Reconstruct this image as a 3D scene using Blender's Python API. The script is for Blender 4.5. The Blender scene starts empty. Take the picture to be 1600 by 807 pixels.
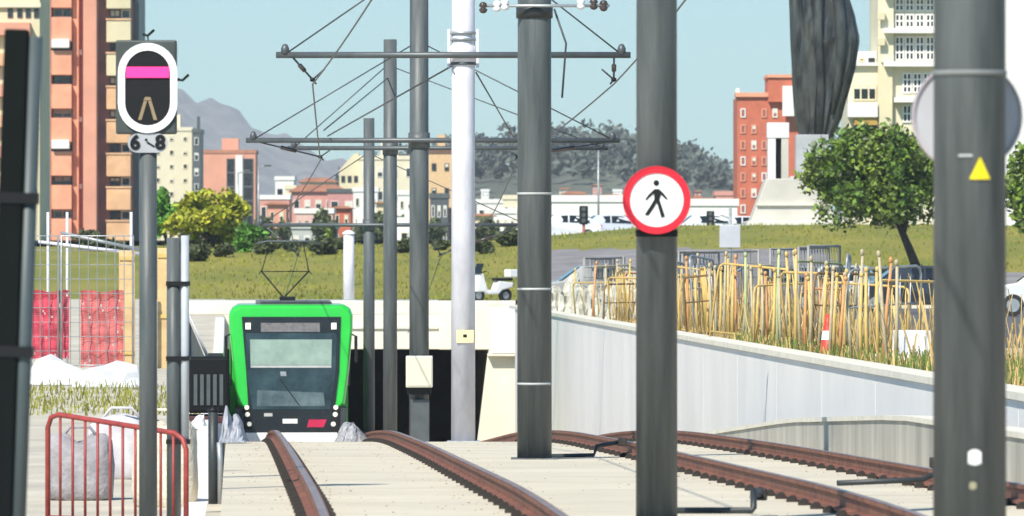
import bpy, math, random
from mathutils import Vector, Matrix
random.seed(7)
S = bpy.context.scene
COL = S.collection
CZ = 1.7            # eye height above the near track
F = 12000.0         # focal length in photo pixels (1600 wide)
R = math.radians

def lerp_tab(tab, v):
    if v <= tab[0][0]: return tab[0][1]
    for (a, b), (c, d) in zip(tab, tab[1:]):
        if v <= c: return b + (d - b) * (v - a) / (c - a)
    return tab[-1][1]
def smooth_tab(tab, v, w=5.0):
    return sum(lerp_tab(tab, v + w * k) for k in (-2, -1, 0, 1, 2)) / 5
GT = [(-40, 0), (50, 0), (78, -.34), (96, -.60), (110, -.93), (130, -1.58), (166, -2.72), (218, -5.4), (300, -8.5)]
def G(y): return smooth_tab(GT, y, 2.5)             # top of the track slab
def TX(y, u=0.0): return 1.275 - 0.0365 * y + u      # x of a line running with the track
def P(px, py, d): return Vector(((px - 800) / F * d, d, CZ + (403.5 - py) / F * d))
def X(px, d): return (px - 800) / F * d
def Z(py, d): return CZ + (403.5 - py) / F * d

# ------------------------------------------------------------------ materials
MATS = {}
def mat(name, col, rough=.7, metal=0., var=.12, scale=3., bump=0., bscale=20., emit=0., coat=0., stretch=(1, 1, 1), island=0., col2=None, spec=.5, trans=0.):
    if name in MATS: return MATS[name]
    m = bpy.data.materials.new(name); m.use_nodes = True
    nt = m.node_tree; n = nt.nodes; l = nt.links
    b = n['Principled BSDF']
    b.inputs['Roughness'].default_value = rough; b.inputs['Metallic'].default_value = metal
    b.inputs['Coat Weight'].default_value = coat; b.inputs['Specular IOR Level'].default_value = spec
    tc = n.new('ShaderNodeTexCoord'); mp = n.new('ShaderNodeMapping'); mp.inputs['Scale'].default_value = stretch
    l.new(tc.outputs['Object'], mp.inputs['Vector'])
    no = n.new('ShaderNodeTexNoise'); no.inputs['Scale'].default_value = scale; no.inputs['Detail'].default_value = 6; no.inputs['Roughness'].default_value = .65
    l.new(mp.outputs[0], no.inputs['Vector'])
    rp = n.new('ShaderNodeValToRGB')
    c2 = col2 if col2 else tuple(min(1, c * (1 + var)) for c in col)
    c1 = col if col2 else tuple(c * (1 - var) for c in col)
    rp.color_ramp.elements[0].position = .33; rp.color_ramp.elements[1].position = .67
    rp.color_ramp.elements[0].color = (*c1, 1); rp.color_ramp.elements[1].color = (*c2, 1)
    l.new(no.outputs['Fac'], rp.inputs[0]); out = rp.outputs[0]
    if island:
        g = n.new('ShaderNodeNewGeometry'); mr = n.new('ShaderNodeMapRange')
        mr.inputs['To Min'].default_value = 1 - island; mr.inputs['To Max'].default_value = 1 + island
        l.new(g.outputs['Random Per Island'], mr.inputs['Value'])
        hs = n.new('ShaderNodeHueSaturation'); l.new(mr.outputs[0], hs.inputs['Value']); l.new(out, hs.inputs['Color']); out = hs.outputs[0]
    l.new(out, b.inputs['Base Color'])
    if trans:
        b.inputs['Transmission Weight'].default_value = 0
    if bump:
        nb = n.new('ShaderNodeTexNoise'); nb.inputs['Scale'].default_value = bscale; nb.inputs['Detail'].default_value = 5
        l.new(mp.outputs[0], nb.inputs['Vector'])
        bp = n.new('ShaderNodeBump'); bp.inputs['Strength'].default_value = bump; bp.inputs['Distance'].default_value = .05
        l.new(nb.outputs['Fac'], bp.inputs['Height']); l.new(bp.outputs[0], b.inputs['Normal'])
    if emit:
        b.inputs['Emission Color'].default_value = (*col, 1); b.inputs['Emission Strength'].default_value = emit
    MATS[name] = m
    return m
def paint(name, col, rough=.45, **k): return mat(name, col, rough, var=k.pop('var', .1), **k)

M_conc = mat('slab_concrete', (.53, .475, .365), .85, col2=(.66, .59, .455), scale=.55, bump=.25, bscale=30)
M_wall = mat('wall_concrete', (.71, .69, .665), .85, var=.06, scale=.8, bump=.12, bscale=12, stretch=(1, .5, .25))
M_cope = mat('coping_concrete', (.68, .64, .54), .85, var=.1, scale=2, bump=.1)
M_cream = mat('cream_concrete', (.70, .66, .54), .85, var=.1, scale=.7, bump=.12, stretch=(1, 1, .5))
M_kerb = mat('kerb_concrete', (.40, .38, .33), .9, var=.25, scale=1.5, bump=.2, stretch=(1, 1, .2))
M_rust = mat('rail_rust', (.095, .034, .022), .7, scale=5, bump=.15, col2=(.27, .10, .052))
M_railtop = mat('rail_running_band', (.36, .22, .16), .36, metal=.55, var=.35, scale=1.2, stretch=(8, 1, 1))
M_fast = mat('fastener_black', (.03, .024, .02), .8, var=.5, scale=9)
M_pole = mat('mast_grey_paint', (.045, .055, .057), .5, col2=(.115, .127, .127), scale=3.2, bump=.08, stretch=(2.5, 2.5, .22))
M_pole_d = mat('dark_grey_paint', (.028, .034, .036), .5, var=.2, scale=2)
M_ring = mat('joint_sealant', (.42, .43, .42), .6)
M_white = mat('white_paint', (.78, .77, .77), .5, var=.06, scale=2, bump=.03)
M_wmast = mat('galvanised_white', (.62, .61, .66), .55, var=.16, scale=3, stretch=(1, 1, .4), bump=.05)
M_galv = mat('galvanised_steel', (.36, .38, .39), .45, metal=.5, var=.2, scale=5)
M_steel = mat('dark_steel', (.09, .10, .105), .45, metal=.3, var=.15, scale=5)
M_black = mat('black_plastic', (.010, .010, .011), .5, spec=.25)
M_rubber = mat('rubber', (.02, .02, .02), .85)
M_wire = mat('wire_dark', (.07, .075, .08), .5, metal=.4)
M_ins = mat('insulator_brown', (.06, .045, .04), .3)
M_red = mat('sign_red', (.62, .012, .03), .4, var=.08)
M_signw = mat('sign_white', (.82, .82, .80), .45, var=.04, scale=8)
M_signback = mat('sign_back_aluminium', (.46, .46, .49), .5, var=.06)
M_yel = mat('warning_yellow', (.85, .68, .01), .5, var=.05)
M_green = mat('tram_green', (.025, .50, .045), .28, var=.06, scale=2, coat=.4)
M_glass = mat('dark_glass', (.012, .016, .018), .08, var=.3, scale=1.2)
M_wind = mat('windscreen_glass', (.008, .014, .016), .05, scale=1.3, col2=(.04, .065, .075))
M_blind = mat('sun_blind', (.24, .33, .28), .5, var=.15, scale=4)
M_lamp = mat('lamp_lens', (.75, .72, .6), .2, emit=.5)
M_mag = mat('magenta_signal_light', (.95, .03, .22), .5, var=.05, emit=.6)
M_arrow = mat('unlit_arrow', (.26, .19, .11), .6)
M_dirt = mat('pale_earth', (.50, .45, .36), .95, var=.2, scale=.6, bump=.4, bscale=12)
M_dryg = mat('dry_ground', (.33, .26, .15), .95, var=.25, scale=.8, bump=.5, bscale=9)
M_asph = mat('asphalt', (.10, .10, .108), .9, var=.15, scale=1, bump=.1, bscale=40)
M_lawn = mat('lawn', (.15, .165, .012), .95, scale=.25, bump=.6, bscale=6, col2=(.28, .235, .03), stretch=(1, .35, 1))
M_blade = mat('grass_blade', (.19, .20, .015), .8, island=.45, scale=.2, var=.3)
M_weed = mat('dry_weed', (.30, .20, .07), .85, island=.6, scale=.5, col2=(.50, .37, .15))
M_weedg = mat('green_weed', (.12, .17, .035), .85, island=.45, scale=.3)
M_far = mat('far_scrub', (.15, .155, .055), .95, var=.35, scale=.02, bump=.3, bscale=.2)
M_mount = mat('mountain_rock', (.20, .18, .155), .95, var=.5, scale=.022, bump=.5, bscale=.02)
M_hill = mat('hill_ground', (.11, .12, .085), .95, var=.35, scale=.03)
M_leafd = mat('leaf_dark', (.05, .12, .012), .5, island=.75, scale=.8, col2=(.18, .235, .025))
M_leafy = mat('leaf_yellowgreen', (.24, .28, .012), .65, island=.5, scale=.8, col2=(.43, .41, .03))
M_leafg = mat('leaf_fresh', (.09, .24, .02), .65, island=.5, scale=.6, var=.3)
M_leaff = mat('leaf_far', (.075, .09, .072), .8, island=.55, scale=.03, var=.3)
M_bark = mat('bark', (.055, .042, .03), .95, var=.3, scale=6, bump=.5, bscale=15)
M_bronze = mat('bronze', (.010, .012, .014), .36, metal=.1, col2=(.085, .088, .085), scale=2.2, bump=1.0, bscale=2.6, stretch=(1, 1, .35), spec=.4)
M_stone = mat('pale_stone', (.55, .52, .46), .85, var=.12, scale=.5, bump=.1)
M_ybar = mat('yellow_barrier_paint', (.60, .41, .13), .55, var=.2, scale=5)
M_obar = mat('orange_barrier_paint', (.56, .27, .10), .55, var=.2, scale=5)
M_wbar = mat('pale_barrier_paint', (.44, .37, .23), .55, var=.2, scale=5)
M_redbar = mat('red_barrier_paint', (.30, .045, .038), .5, var=.25, scale=7)
M_net = mat('red_netting', (.58, .045, .085), .8, var=.2, scale=3)
M_net2 = mat('faded_red_netting', (.58, .12, .12), .8, var=.25, scale=3)
M_orange_p = mat('orange_hoarding', (.62, .42, .20), .6, var=.25, scale=1.5)
M_tarp = mat('white_sheeting', (.62, .62, .60), .7, var=.06, scale=3, bump=.2, bscale=6)
M_sackg = mat('grey_sack', (.30, .28, .29), .9, var=.25, scale=5, bump=.4)
M_sackc = mat('cream_sack', (.66, .59, .47), .9, var=.15, scale=5, bump=.4)
M_gravel = mat('grey_gravel', (.36, .36, .37), .95, var=.4, scale=14, bump=.8, bscale=40)

# ------------------------------------------------------------------ mesh builder
class MB:
    def __init__(s): s.v = []; s.f = []; s.sm = []
    def add(s, vs, fs, smooth=False):
        o = len(s.v); s.v += [tuple(v) for v in vs]
        for f in fs: s.f.append(tuple(i + o for i in f)); s.sm.append(smooth)
        return s
    def box(s, x0, x1, y0, y1, z0, z1):
        return s.add([(x0, y0, z0), (x1, y0, z0), (x1, y1, z0), (x0, y1, z0), (x0, y0, z1), (x1, y0, z1), (x1, y1, z1), (x0, y1, z1)],
              [(0, 3, 2, 1), (4, 5, 6, 7), (0, 1, 5, 4), (1, 2, 6, 5), (2, 3, 7, 6), (3, 0, 4, 7)])
    def tube(s, pts, r, n=8, cap=True):
        pts = [Vector(p) for p in pts]; rings = []
        rr = r if isinstance(r, (list, tuple)) else [r] * len(pts)
        prev = None
        for i, p in enumerate(pts):
            t = (pts[min(i + 1, len(pts) - 1)] - pts[max(i - 1, 0)]).normalized()
            if prev is None:
                a = Vector((0, 0, 1)) if abs(t.z) < .9 else Vector((1, 0, 0))
                nx = t.cross(a).normalized()
            else:
                nx = (prev - t * prev.dot(t)).normalized()
            prev = nx; ny = t.cross(nx)
            rings.append([p + (nx * math.cos(2 * math.pi * k / n) + ny * math.sin(2 * math.pi * k / n)) * rr[i] for k in range(n)])
        vs = [v for g in rings for v in g]; fs = []
        for i in range(len(pts) - 1):
            for k in range(n):
                k2 = (k + 1) % n
                fs.append((i * n + k, i * n + k2, (i + 1) * n + k2, (i + 1) * n + k))
        s.add(vs, fs, True)
        if cap:
            o = len(s.v) - len(vs)
            s.f.append(tuple(o + k for k in range(n))[::-1]); s.sm.append(False)
            s.f.append(tuple(o + (len(pts) - 1) * n + k for k in range(n))); s.sm.append(False)
        return s
    def lathe(s, prof, n=20, c=(0, 0, 0)):
        vs = [(c[0] + r * math.cos(2 * math.pi * k / n), c[1] + r * math.sin(2 * math.pi * k / n), c[2] + z) for r, z in prof for k in range(n)]
        fs = [(i * n + k, i * n + (k + 1) % n, (i + 1) * n + (k + 1) % n, (i + 1) * n + k) for i in range(len(prof) - 1) for k in range(n)]
        return s.add(vs, fs, True)
    def prism(s, poly, y0, y1):     # polygon in x,z extruded along y
        n = len(poly)
        vs = [(x, y0, z) for x, z in poly] + [(x, y1, z) for x, z in poly]
        fs = [tuple(range(n)), tuple(range(2 * n - 1, n - 1, -1))] + [(i, i + n, (i + 1) % n + n, (i + 1) % n) for i in range(n)]
        return s.add(vs, fs)
    def ring(s, outer, inner, y0, y1):   # closed loop frame in x,z
        n = len(outer)
        vs = [(x, y, z) for y in (y0, y1) for lp in (outer, inner) for x, z in lp]
        fs = []
        for i in range(n):
            j = (i + 1) % n
            fs += [(i, j, n + j, n + i), (2 * n + i, 3 * n + i, 3 * n + j, 2 * n + j), (i, 2 * n + i, 2 * n + j, j), (n + i, n + j, 3 * n + j, 3 * n + i)]
        return s.add(vs, fs)
    def grid(s, rows, smooth=True):
        m = len(rows[0]); vs = [v for r in rows for v in r]
        return s.add(vs, [(i * m + j, i * m + j + 1, (i + 1) * m + j + 1, (i + 1) * m + j) for i in range(len(rows) - 1) for j in range(m - 1)], smooth)
    def build(s, name, m, parent=None, bevel=0., loc=None, rot=None, fix=True):
        me = bpy.data.meshes.new(name); me.from_pydata(s.v, [], s.f); me.validate()
        me.polygons.foreach_set('use_smooth', s.sm[:len(me.polygons)]) if len(s.sm) == len(me.polygons) else None
        if fix:
            import bmesh
            bm = bmesh.new(); bm.from_mesh(me); bmesh.ops.recalc_face_normals(bm, faces=bm.faces); bm.to_mesh(me); bm.free()
        me.materials.append(m)
        o = bpy.data.objects.new(name, me); COL.objects.link(o)
        if parent: o.parent = parent
        if loc is not None: o.location = loc
        if rot is not None: o.rotation_euler = rot
        if bevel:
            b = o.modifiers.new('bevel', 'BEVEL'); b.width = bevel; b.segments = 2; b.limit_method = 'ANGLE'
        return o
def bx(name, m, parent, x0, x1, y0, y1, z0, z1, bevel=0.):
    return MB().box(x0, x1, y0, y1, z0, z1).build(name, m, parent, bevel)
def tag(o, label, cat, group=None, kind=None):
    o['label'] = label; o['category'] = cat
    if group: o['group'] = group
    if kind: o['kind'] = kind
    return o
def struct(o): o['kind'] = 'structure'; return o
def thing(name, label, cat, loc=(0, 0, 0), rz=0., group=None):
    o = bpy.data.objects.new(name, None); COL.objects.link(o); o.empty_display_size = .2
    o.location = loc; o.rotation_euler = (0, 0, rz)
    return tag(o, label, cat, group)
KIDS = {}
def copy_tree(o, parent=None):
    c = o.copy(); COL.objects.link(c)
    if parent: c.parent = parent
    for ch in [k for k in list(COL.objects) if k.parent == o]: copy_tree(ch, c)
    return c
def circ(r, n=40, cx=0, cz=0): return [(cx + r * math.cos(2 * math.pi * k / n), cz + r * math.sin(2 * math.pi * k / n)) for k in range(n)]
def stadium(hw, hh, n=16):
    s = hh - hw
    return [(hw * math.cos(a), s + hw * math.sin(a)) for a in [math.pi * k / n for k in range(n + 1)]] + \
           [(hw * math.cos(a), -s + hw * math.sin(a)) for a in [math.pi + math.pi * k / n for k in range(n + 1)]]

# ------------------------------------------------------------------ camera, world, sun
cam = bpy.data.cameras.new('camera'); cam.lens = 270; cam.sensor_width = 36; cam.clip_start = .5; cam.clip_end = 40000
cam.dof.use_dof = True; cam.dof.focus_distance = 95; cam.dof.aperture_fstop = 10
co = bpy.data.objects.new('camera', cam); COL.objects.link(co); co.location = (0, 0, CZ); co.rotation_euler = (R(90), 0, 0); S.camera = co
SUN_EL, SUN_AZ = 45, 27     # azimuth: degrees to the left of straight behind the camera
w = bpy.data.worlds.new('World'); S.world = w; w.use_nodes = True
nt = w.node_tree; bg = nt.nodes['Background']
sky = nt.nodes.new('ShaderNodeTexSky'); sky.sky_type = 'NISHITA'; sky.sun_disc = False
sky.sun_elevation = R(SUN_EL); sky.sun_rotation = R(180 + SUN_AZ)
sky.air_density = 1.0; sky.dust_density = .2; sky.ozone_density = 3.0; sky.altitude = 0
mx = nt.nodes.new('ShaderNodeMix'); mx.data_type = 'RGBA'; mx.blend_type = 'MULTIPLY'; mx.inputs[0].default_value = 1
mx.inputs[7].default_value = (.64, 1.06, 1.20, 1); nt.links.new(sky.outputs[0], mx.inputs[6]); nt.links.new(mx.outputs[2], bg.inputs[0]); bg.inputs[1].default_value = .09
sd = bpy.data.lights.new('sun', 'SUN'); sd.energy = 4.6; sd.angle = R(.5); sd.color = (1, .94, .83)
so = bpy.data.objects.new('sun', sd); COL.objects.link(so)
d = Vector((math.sin(R(SUN_AZ)) * math.cos(R(SUN_EL)), math.cos(R(SUN_AZ)) * math.cos(R(SUN_EL)), -math.sin(R(SUN_EL))))
so.rotation_euler = d.to_track_quat('-Z', 'Y').to_euler(); so.location = (-10, -20, 40)
S.view_settings.view_transform = 'Standard'; S.view_settings.look = 'None'; S.view_settings.exposure = .48; S.view_settings.gamma = 1
S.render.engine = 'CYCLES'
S.cycles.max_bounces = 6; S.cycles.volume_bounces = 0; S.cycles.use_denoising = True

# ------------------------------------------------------------------ ground
FAR = [(268, -1.5), (300, -1.5), (380, -.4), (425, 1.0), (452, 1.0), (490, .5), (600, .7), (1000, 1.2), (1400, 2.5), (2000, 6), (4000, 9), (14000, 12)]
def side_z(y, left):
    if y < 262: return CZ + lerp_tab([(0, -2.3), (190, -2.3), (218, -1.6), (262, -1.4)] if left else [(0, -1.35), (120, -1.38), (240, -1.72), (262, -1.72)], y)
    return CZ + lerp_tab([(262, -1.6)] + FAR, y)
ys = [-30, 0, 20, 30, 40, 50, 60, 70, 78, 85, 92, 100, 106, 112, 120, 130, 140, 150, 160, 175, 190, 205, 217.5, 230, 245, 261.9, 262.1, 280, 300, 340, 380, 450, 520, 600, 800, 1000, 1500, 2000, 3000, 5000, 9000, 14000]
us = [-3000, -900, -300, -80, -30, -12, -5, -1.501, -1.5, 6.3, 6.301, 9, 14, 25, 50, 120, 400, 900, 3000]
rows = []
for y in ys:
    row = []
    for i, u in enumerate(us):
        left = u < 0
        inside = 8 <= i <= 9
        z = side_z(y, left)
        if inside and y < 262: z = G(y) - .3
        row.append((TX(min(y, 300), u), y, z))
    rows.append(row)
gr_ = struct(MB().grid(rows, False).build('ground', M_dirt)); gr_.data.materials.append(M_far)
for p in gr_.data.polygons:
    if p.center.y > 262: p.material_index = 1
# track slab with its joints as real gaps
mb = MB(); y = -8.
while y < 214:
    y2 = y + 5.97
    n = 4
    for a in range(n):
        ya = y + (y2 - y) * a / n; yb = y + (y2 - y) * (a + 1) / n
        vs = [(TX(yy, u), yy, G(yy) - dz) for yy in (ya, yb) for u, dz in ((-1.35, .5), (-1.35, 0), (5.25, 0), (5.25, .5))]
        fs = [(0, 1, 5, 4), (1, 2, 6, 5), (2, 3, 7, 6)]
        if a == 0: fs.append((0, 3, 2, 1))
        if a == n - 1: fs.append((4, 5, 6, 7))
        mb.add(vs, fs)
    y = y2 + .03
struct(mb.build('track_bed', M_conc, fix=False))
# kerb strip fill
mb = MB()
def kt(y): return CZ + lerp_tab([(0, -1.43), (62, -1.48), (75, -1.58), (90, -1.93), (105, -2.42), (112, -2.64)], y)
mb.grid([[(TX(y, u), y, kt(y) - .05) for u in (5.5, 6.1)] for y in range(0, 113, 4)], False)
struct(mb.build('gravel_strip', M_gravel))
# asphalt road on the right
mb = MB(); mb.grid([[(X(px, 1) * 1 if 0 else TX(y, 9.5) + t, y, side_z(y, False) + .012) for t in (0, 8, 20, 45, 90)] for y in (118, 150, 180, 210, 240, 260)], False)
struct(mb.build('road', M_asph))
# lawn mound of the roundabout
def mound_top(px): return lerp_tab([(-400, .4), (300, .55), (720, .65), (860, 1.0), (1040, 1.45), (1420, 1.5), (2000, 1.3)], px)
def mound_z(x, y):
    px = 800 + F * x / y if y > 0 else 800
    t = max(0, min(1, (y - 264) / 78)); t = t * t * (3 - 2 * t) * .6 + t * .4
    return CZ - 1.45 + (mound_top(px) + 1.45) * t
def spx(x, y): return 800 + F * x / y
def spy(y, z): return 403.5 - (z - CZ) * F / y
def is_paved(x, y, z):
    px = spx(x, y); lim = lerp_tab([(830, 600), (850, 390), (1040, 388), (1300, 392), (1325, 424), (1800, 430)], px)
    return spy(y, z) > lim
mb = MB(); rows = []
for k in range(44):
    y = 264 + 2.1 * k if k < 40 else 348 + 14 * (k - 40)
    rows.append([(-52 + .75 * j, y, mound_z(-52 + .75 * j, y) + random.uniform(-.02, .02) - (0 if k < 41 else 3 * (k - 40))) for j in range(140)])
lm = struct(mb.grid(rows).build('lawn_mound', M_lawn)); lm.data.materials.append(mat('worn_paving', (.24, .22, .215), .9, var=.25, scale=.6, bump=.2))
for p in lm.data.polygons:
    if is_paved(*p.center): p.material_index = 1
mb = MB()
for _ in range(9000):
    y = 264.5 + 80 * random.random() ** 1.3; x = X(random.uniform(220, 1680), y)
    z = mound_z(x, y) - .03; h = random.uniform(.06, .2)
    if is_paved(x, y, z): continue
    h *= 1; a = random.random() * 3.14; ww = .05
    mb.add([(x - ww * math.cos(a), y - ww * math.sin(a), z), (x + ww * math.cos(a), y + ww * math.sin(a), z), (x + random.uniform(-.08, .08), y, z + h)], [(0, 1, 2)])
tag(mb.build('grass', M_blade, fix=False), 'rough yellow green grass over the lawn mound', 'grass', kind='stuff')

# far terrain
def ridge(name, m, d, prof, depth, base, n=90, jag=1., rows_n=14):
    px0, px1 = prof[0][0], prof[-1][0]; rows = []
    for k in range(rows_n + 1):
        t = k / rows_n; row = []
        for j in range(n + 1):
            px = px0 + (px1 - px0) * j / n
            hgt = Z(lerp_tab(prof, px), d) - base
            y = d - depth * (1 - t * 1.0) if t <= .7 else d - depth * .3 + depth * (t - .7) * 3
            f = math.sin(min(1, t / .7) * math.pi / 2) ** 1.2 if t <= .7 else max(0, 1 - (t - .7) / .3)
            nz = (math.sin(j * .9 + k * 1.3) + math.sin(j * 2.3 - k * .7) * .6 + random.uniform(-.5, .5)) * jag * f
            row.append((X(px, d), y, base + hgt * f + nz))
        rows.append(row)
    return struct(MB().grid(rows).build(name, m))
ridge('mountain', M_mount, 8000, [(-260, 330), (-100, 260), (60, 205), (200, 172), (290, 164), (345, 172), (400, 192), (450, 222), (520, 252), (600, 282), (720, 318), (900, 345)], 2600, 8, jag=5)
ridge('wooded_hill', M_hill, 1900, [(480, 352), (560, 318), (660, 290), (740, 274), (860, 262), (960, 262), (1060, 282), (1110, 306), (1180, 330), (1300, 350)], 500, 9, jag=.6)

# ------------------------------------------------------------------ rails
rail_prof = [(-.065, 0), (-.065, .018), (-.016, .03), (-.016, .092), (-.034, .105), (-.034, .132), (.034, .132), (.034, .105), (.016, .092), (.016, .03), (.065, .018), (.065, 0)]
fast_me = None
names = [(-.7175, 'leftmost rusty rail curving over the crest beside the dark drop'), (.7175, 'rusty rail between the tram track and the centre masts'),
         (2.8825, 'rusty rail passing behind the mast with the round sign'), (4.3175, 'rightmost rusty rail along the low concrete kerb')]
for u, lab in names:
    rt = thing('rail', lab, 'rail', (0, 0, 0), 0, 'rusty tram rails')
    mb = MB(); yy = [20 + 1.5 * k for k in range(130)]
    n = len(rail_prof)
    vs = [(TX(y, u + px), y, G(y) + .02 + pz) for y in yy for px, pz in rail_prof]
    fs = [(i * n + k, i * n + (k + 1) % n, (i + 1) * n + (k + 1) % n, (i + 1) * n + k) for i in range(len(yy) - 1) for k in range(n)]
    mb.add(vs, fs); mb.build('rail_profile', M_rust, rt)
    mb = MB(); mb.grid([[(TX(y, u + q), y, G(y) + .1545) for q in (-.027, .027)] for y in yy], False); mb.build('running_band', M_railtop, rt)
    for k in range(60):
        y = 42 + 1.14 * k
        if fast_me is None:
            f = MB().prism([(-.135, 0), (.135, 0), (.135, .028), (.10, .05), (.075, .05), (.055, .014), (-.055, .014), (-.075, .05), (-.10, .05), (-.135, .028)], -.05, .05).build('fastener', M_fast)
            fast_me = f.data; f.parent = rt
        else:
            f = bpy.data.objects.new('fastener', fast_me); COL.objects.link(f); f.parent = rt
        f.location = (TX(y, u), y, G(y) - .001)

# cable conduits beside the rails
def conduit(name, label, pts, r=.022):
    t = thing(name, label, 'conduit', pts[0], 0, 'cable conduits at the rails')
    o = Vector(pts[0])
    MB().tube([Vector(p) - o for p in pts], r, 10).build('conduit_pipe', M_pole_d, t)
    e = Vector(pts[-1]) - o
    MB().box(e.x - .045, e.x + .045, e.y - .1, e.y + .1, e.z - .04, e.z + .04).build('junction_box', M_fast, t, .01)
y = 50.2; conduit('cable_conduit', 'bent dark conduit beside the foot of the mast with the round sign', [(1.05, y, .05), (1.57, y, .05), (1.58, y, .07), (1.58, y + .1, .17), (1.66, y + 1.2, .12)])
y = 58.; conduit('cable_conduit', 'bent dark conduit between the two right hand rails', [(TX(y, 3.3), y, .0), (TX(y, 3.95), y + .2, .02), (TX(y, 4.05), y + .3, .06), (TX(y, 4.07), y + .5, .14)])
y = 79.; conduit('cable_conduit', 'small bent conduit right of the mast with three pale rings', [(TX(y, 2.0), y, G(y) + .02), (TX(y, 2.45), y, G(y) + .03), (TX(y, 2.48), y, G(y) + .12), (TX(y, 2.75), y + .4, G(y) + .16)])

# ------------------------------------------------------------------ low kerb wall and retaining walls
kw = thing('kerb_wall', 'low stained concrete kerb wall beside the rightmost rail', 'low wall', (TX(60, 5.3), 60, 0))
y = 14.
while y < 108:
    mb = MB(); y2 = min(y + 6 - .03, 110)
    vs = []
    for yy in (y, (y + y2) / 2, y2):
        for u, top in ((5.25, 0), (5.25, 1), (5.5, 1), (5.5, 0)):
            vs.append((TX(yy, u) - kw.location.x, yy - 60, kt(yy) if top else G(yy) - .4))
    fs = [(a + i, a + (i + 1) % 4, a + 4 + (i + 1) % 4, a + 4 + i) for a in (0, 4) for i in range(4)] + [(0, 1, 2, 3), (8, 9, 10, 11)]
    mb.add(vs, fs).build('kerb_block', M_kerb, kw)
    mb = MB(); vs = [(TX(yy, u) - kw.location.x, yy - 60, kt(yy) + dz) for yy in (y, (y + y2) / 2, y2) for u, dz in ((5.23, .002), (5.23, .05), (5.53, .05), (5.53, .002))]
    mb.add(vs, fs).build('kerb_coping', M_cope, kw); y += 6
rw = thing('retaining_wall', 'long pale grey concrete retaining wall right of the tracks', 'wall', (TX(110, 6.1), 110, 0))
WT = CZ - 1.33
y = 8.
while y < 200:
    y2 = min(y + 7.97, 203.)
    mb = MB(); vs = []
    for yy in (y, y2):
        for u, zz in ((6.1, G(yy) - .5), (6.1, WT), (6.38, WT), (6.38, G(yy) - .5)): vs.append((TX(yy, u) - rw.location.x, yy - 110, zz))
    mb.add(vs, [(0, 1, 5, 4), (1, 2, 6, 5), (2, 3, 7, 6), (3, 0, 4, 7), (0, 3, 2, 1), (4, 5, 6, 7)]).build('wall_panel', M_wall, rw, .015)
    y += 8
mb = MB(); vs = []
for yy in (8, 203):
    for u, zz in ((6.06, WT + .002), (6.06, WT + .075), (6.46, WT + .075), (6.46, WT + .002)): vs.append((TX(yy, u) - rw.location.x, yy - 110, zz))
mb.add(vs, [(0, 1, 5, 4), (1, 2, 6, 5), (2, 3, 7, 6), (3, 0, 4, 7), (0, 3, 2, 1), (4, 5, 6, 7)]).build('coping', M_cope, rw)
lw = thing('retaining_wall', 'shaded concrete wall along the left side of the sunken tram track', 'wall', (TX(110, -1.5), 110, 0))
y = 40.
while y < 212:
    y2 = min(y + 7.97, 214)
    mb = MB(); vs = []
    for yy in (y, y2):
        zt = side_z(yy, True) + .05
        for u, zz in ((-1.47, G(yy) - .5), (-1.47, zt), (-1.72, zt), (-1.72, G(yy) - .5)): vs.append((TX(yy, u) - lw.location.x, yy - 110, zz))
    mb.add(vs, [(0, 1, 5, 4), (1, 2, 6, 5), (2, 3, 7, 6), (3, 0, 4, 7), (0, 3, 2, 1), (4, 5, 6, 7)]).build('wall_panel', M_wall, lw, .015)
    y += 8

# ------------------------------------------------------------------ road bridge / portal
D = 218.
br = thing('road_bridge', 'cream concrete road bridge crossing over the tram tracks', 'bridge', (TX(D, 2.4), D, 0))
bxl = lambda px, d=D: X(px, d) - br.location.x
zl, zt, zp = Z(546, D), Z(492, D), Z(470, D)
bx('deck', M_cream, br, bxl(296), bxl(806), .25, 44, zl + .004, CZ - 1.5)
bx('fascia', M_cream, br, bxl(292), bxl(806), -.12, .245, zl, zt, .02)
bx('parapet', M_cope, br, bxl(292), bxl(806), -.05, .2, zt + .004, zp, .03)
bx('pilaster', M_cream, br, bxl(686), bxl(770), -.5, -.125, zl - .01, Z(480, D), .03)
bx('string_course', M_cope, br, bxl(292), bxl(684), -.19, -.123, Z(514, D), Z(510, D))
mb = MB().prism([(bxl(764), zl), (bxl(806), zl), (bxl(806), G(D) - 1), (bxl(728), G(D) - 1)], -14, .1); mb.build('abutment', M_cream, br, .02)
mb = MB().prism([(bxl(290), zl), (bxl(322), zl), (bxl(322), G(D) - 1), (bxl(290), G(D) - 1)], -.1, 40); mb.build('abutment', M_wall, br)
mb = MB().box(bxl(806), bxl(812), -.1, 40, G(D) - 1, zl); mb.build('abutment', M_wall, br)
bx('tunnel_shade_wall', M_pole_d, br, bxl(290), bxl(812), 40.1, 40.4, G(D) - 4, zl + .1)  # added wall, its dark colour gives the passage its darkness
bx('wing_wall', M_wall, br, bxl(770), bxl(820), -14.2, -.6, zl + .06, Z(480, D), .02)
bx('ledge', M_cope, br, bxl(764), bxl(812), -14.3, -13.8, zl - .01, zl + .05)
bx('handrail', M_galv, br, bxl(296), bxl(684), .05, .09, zp + .004, zp + .03)

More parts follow.
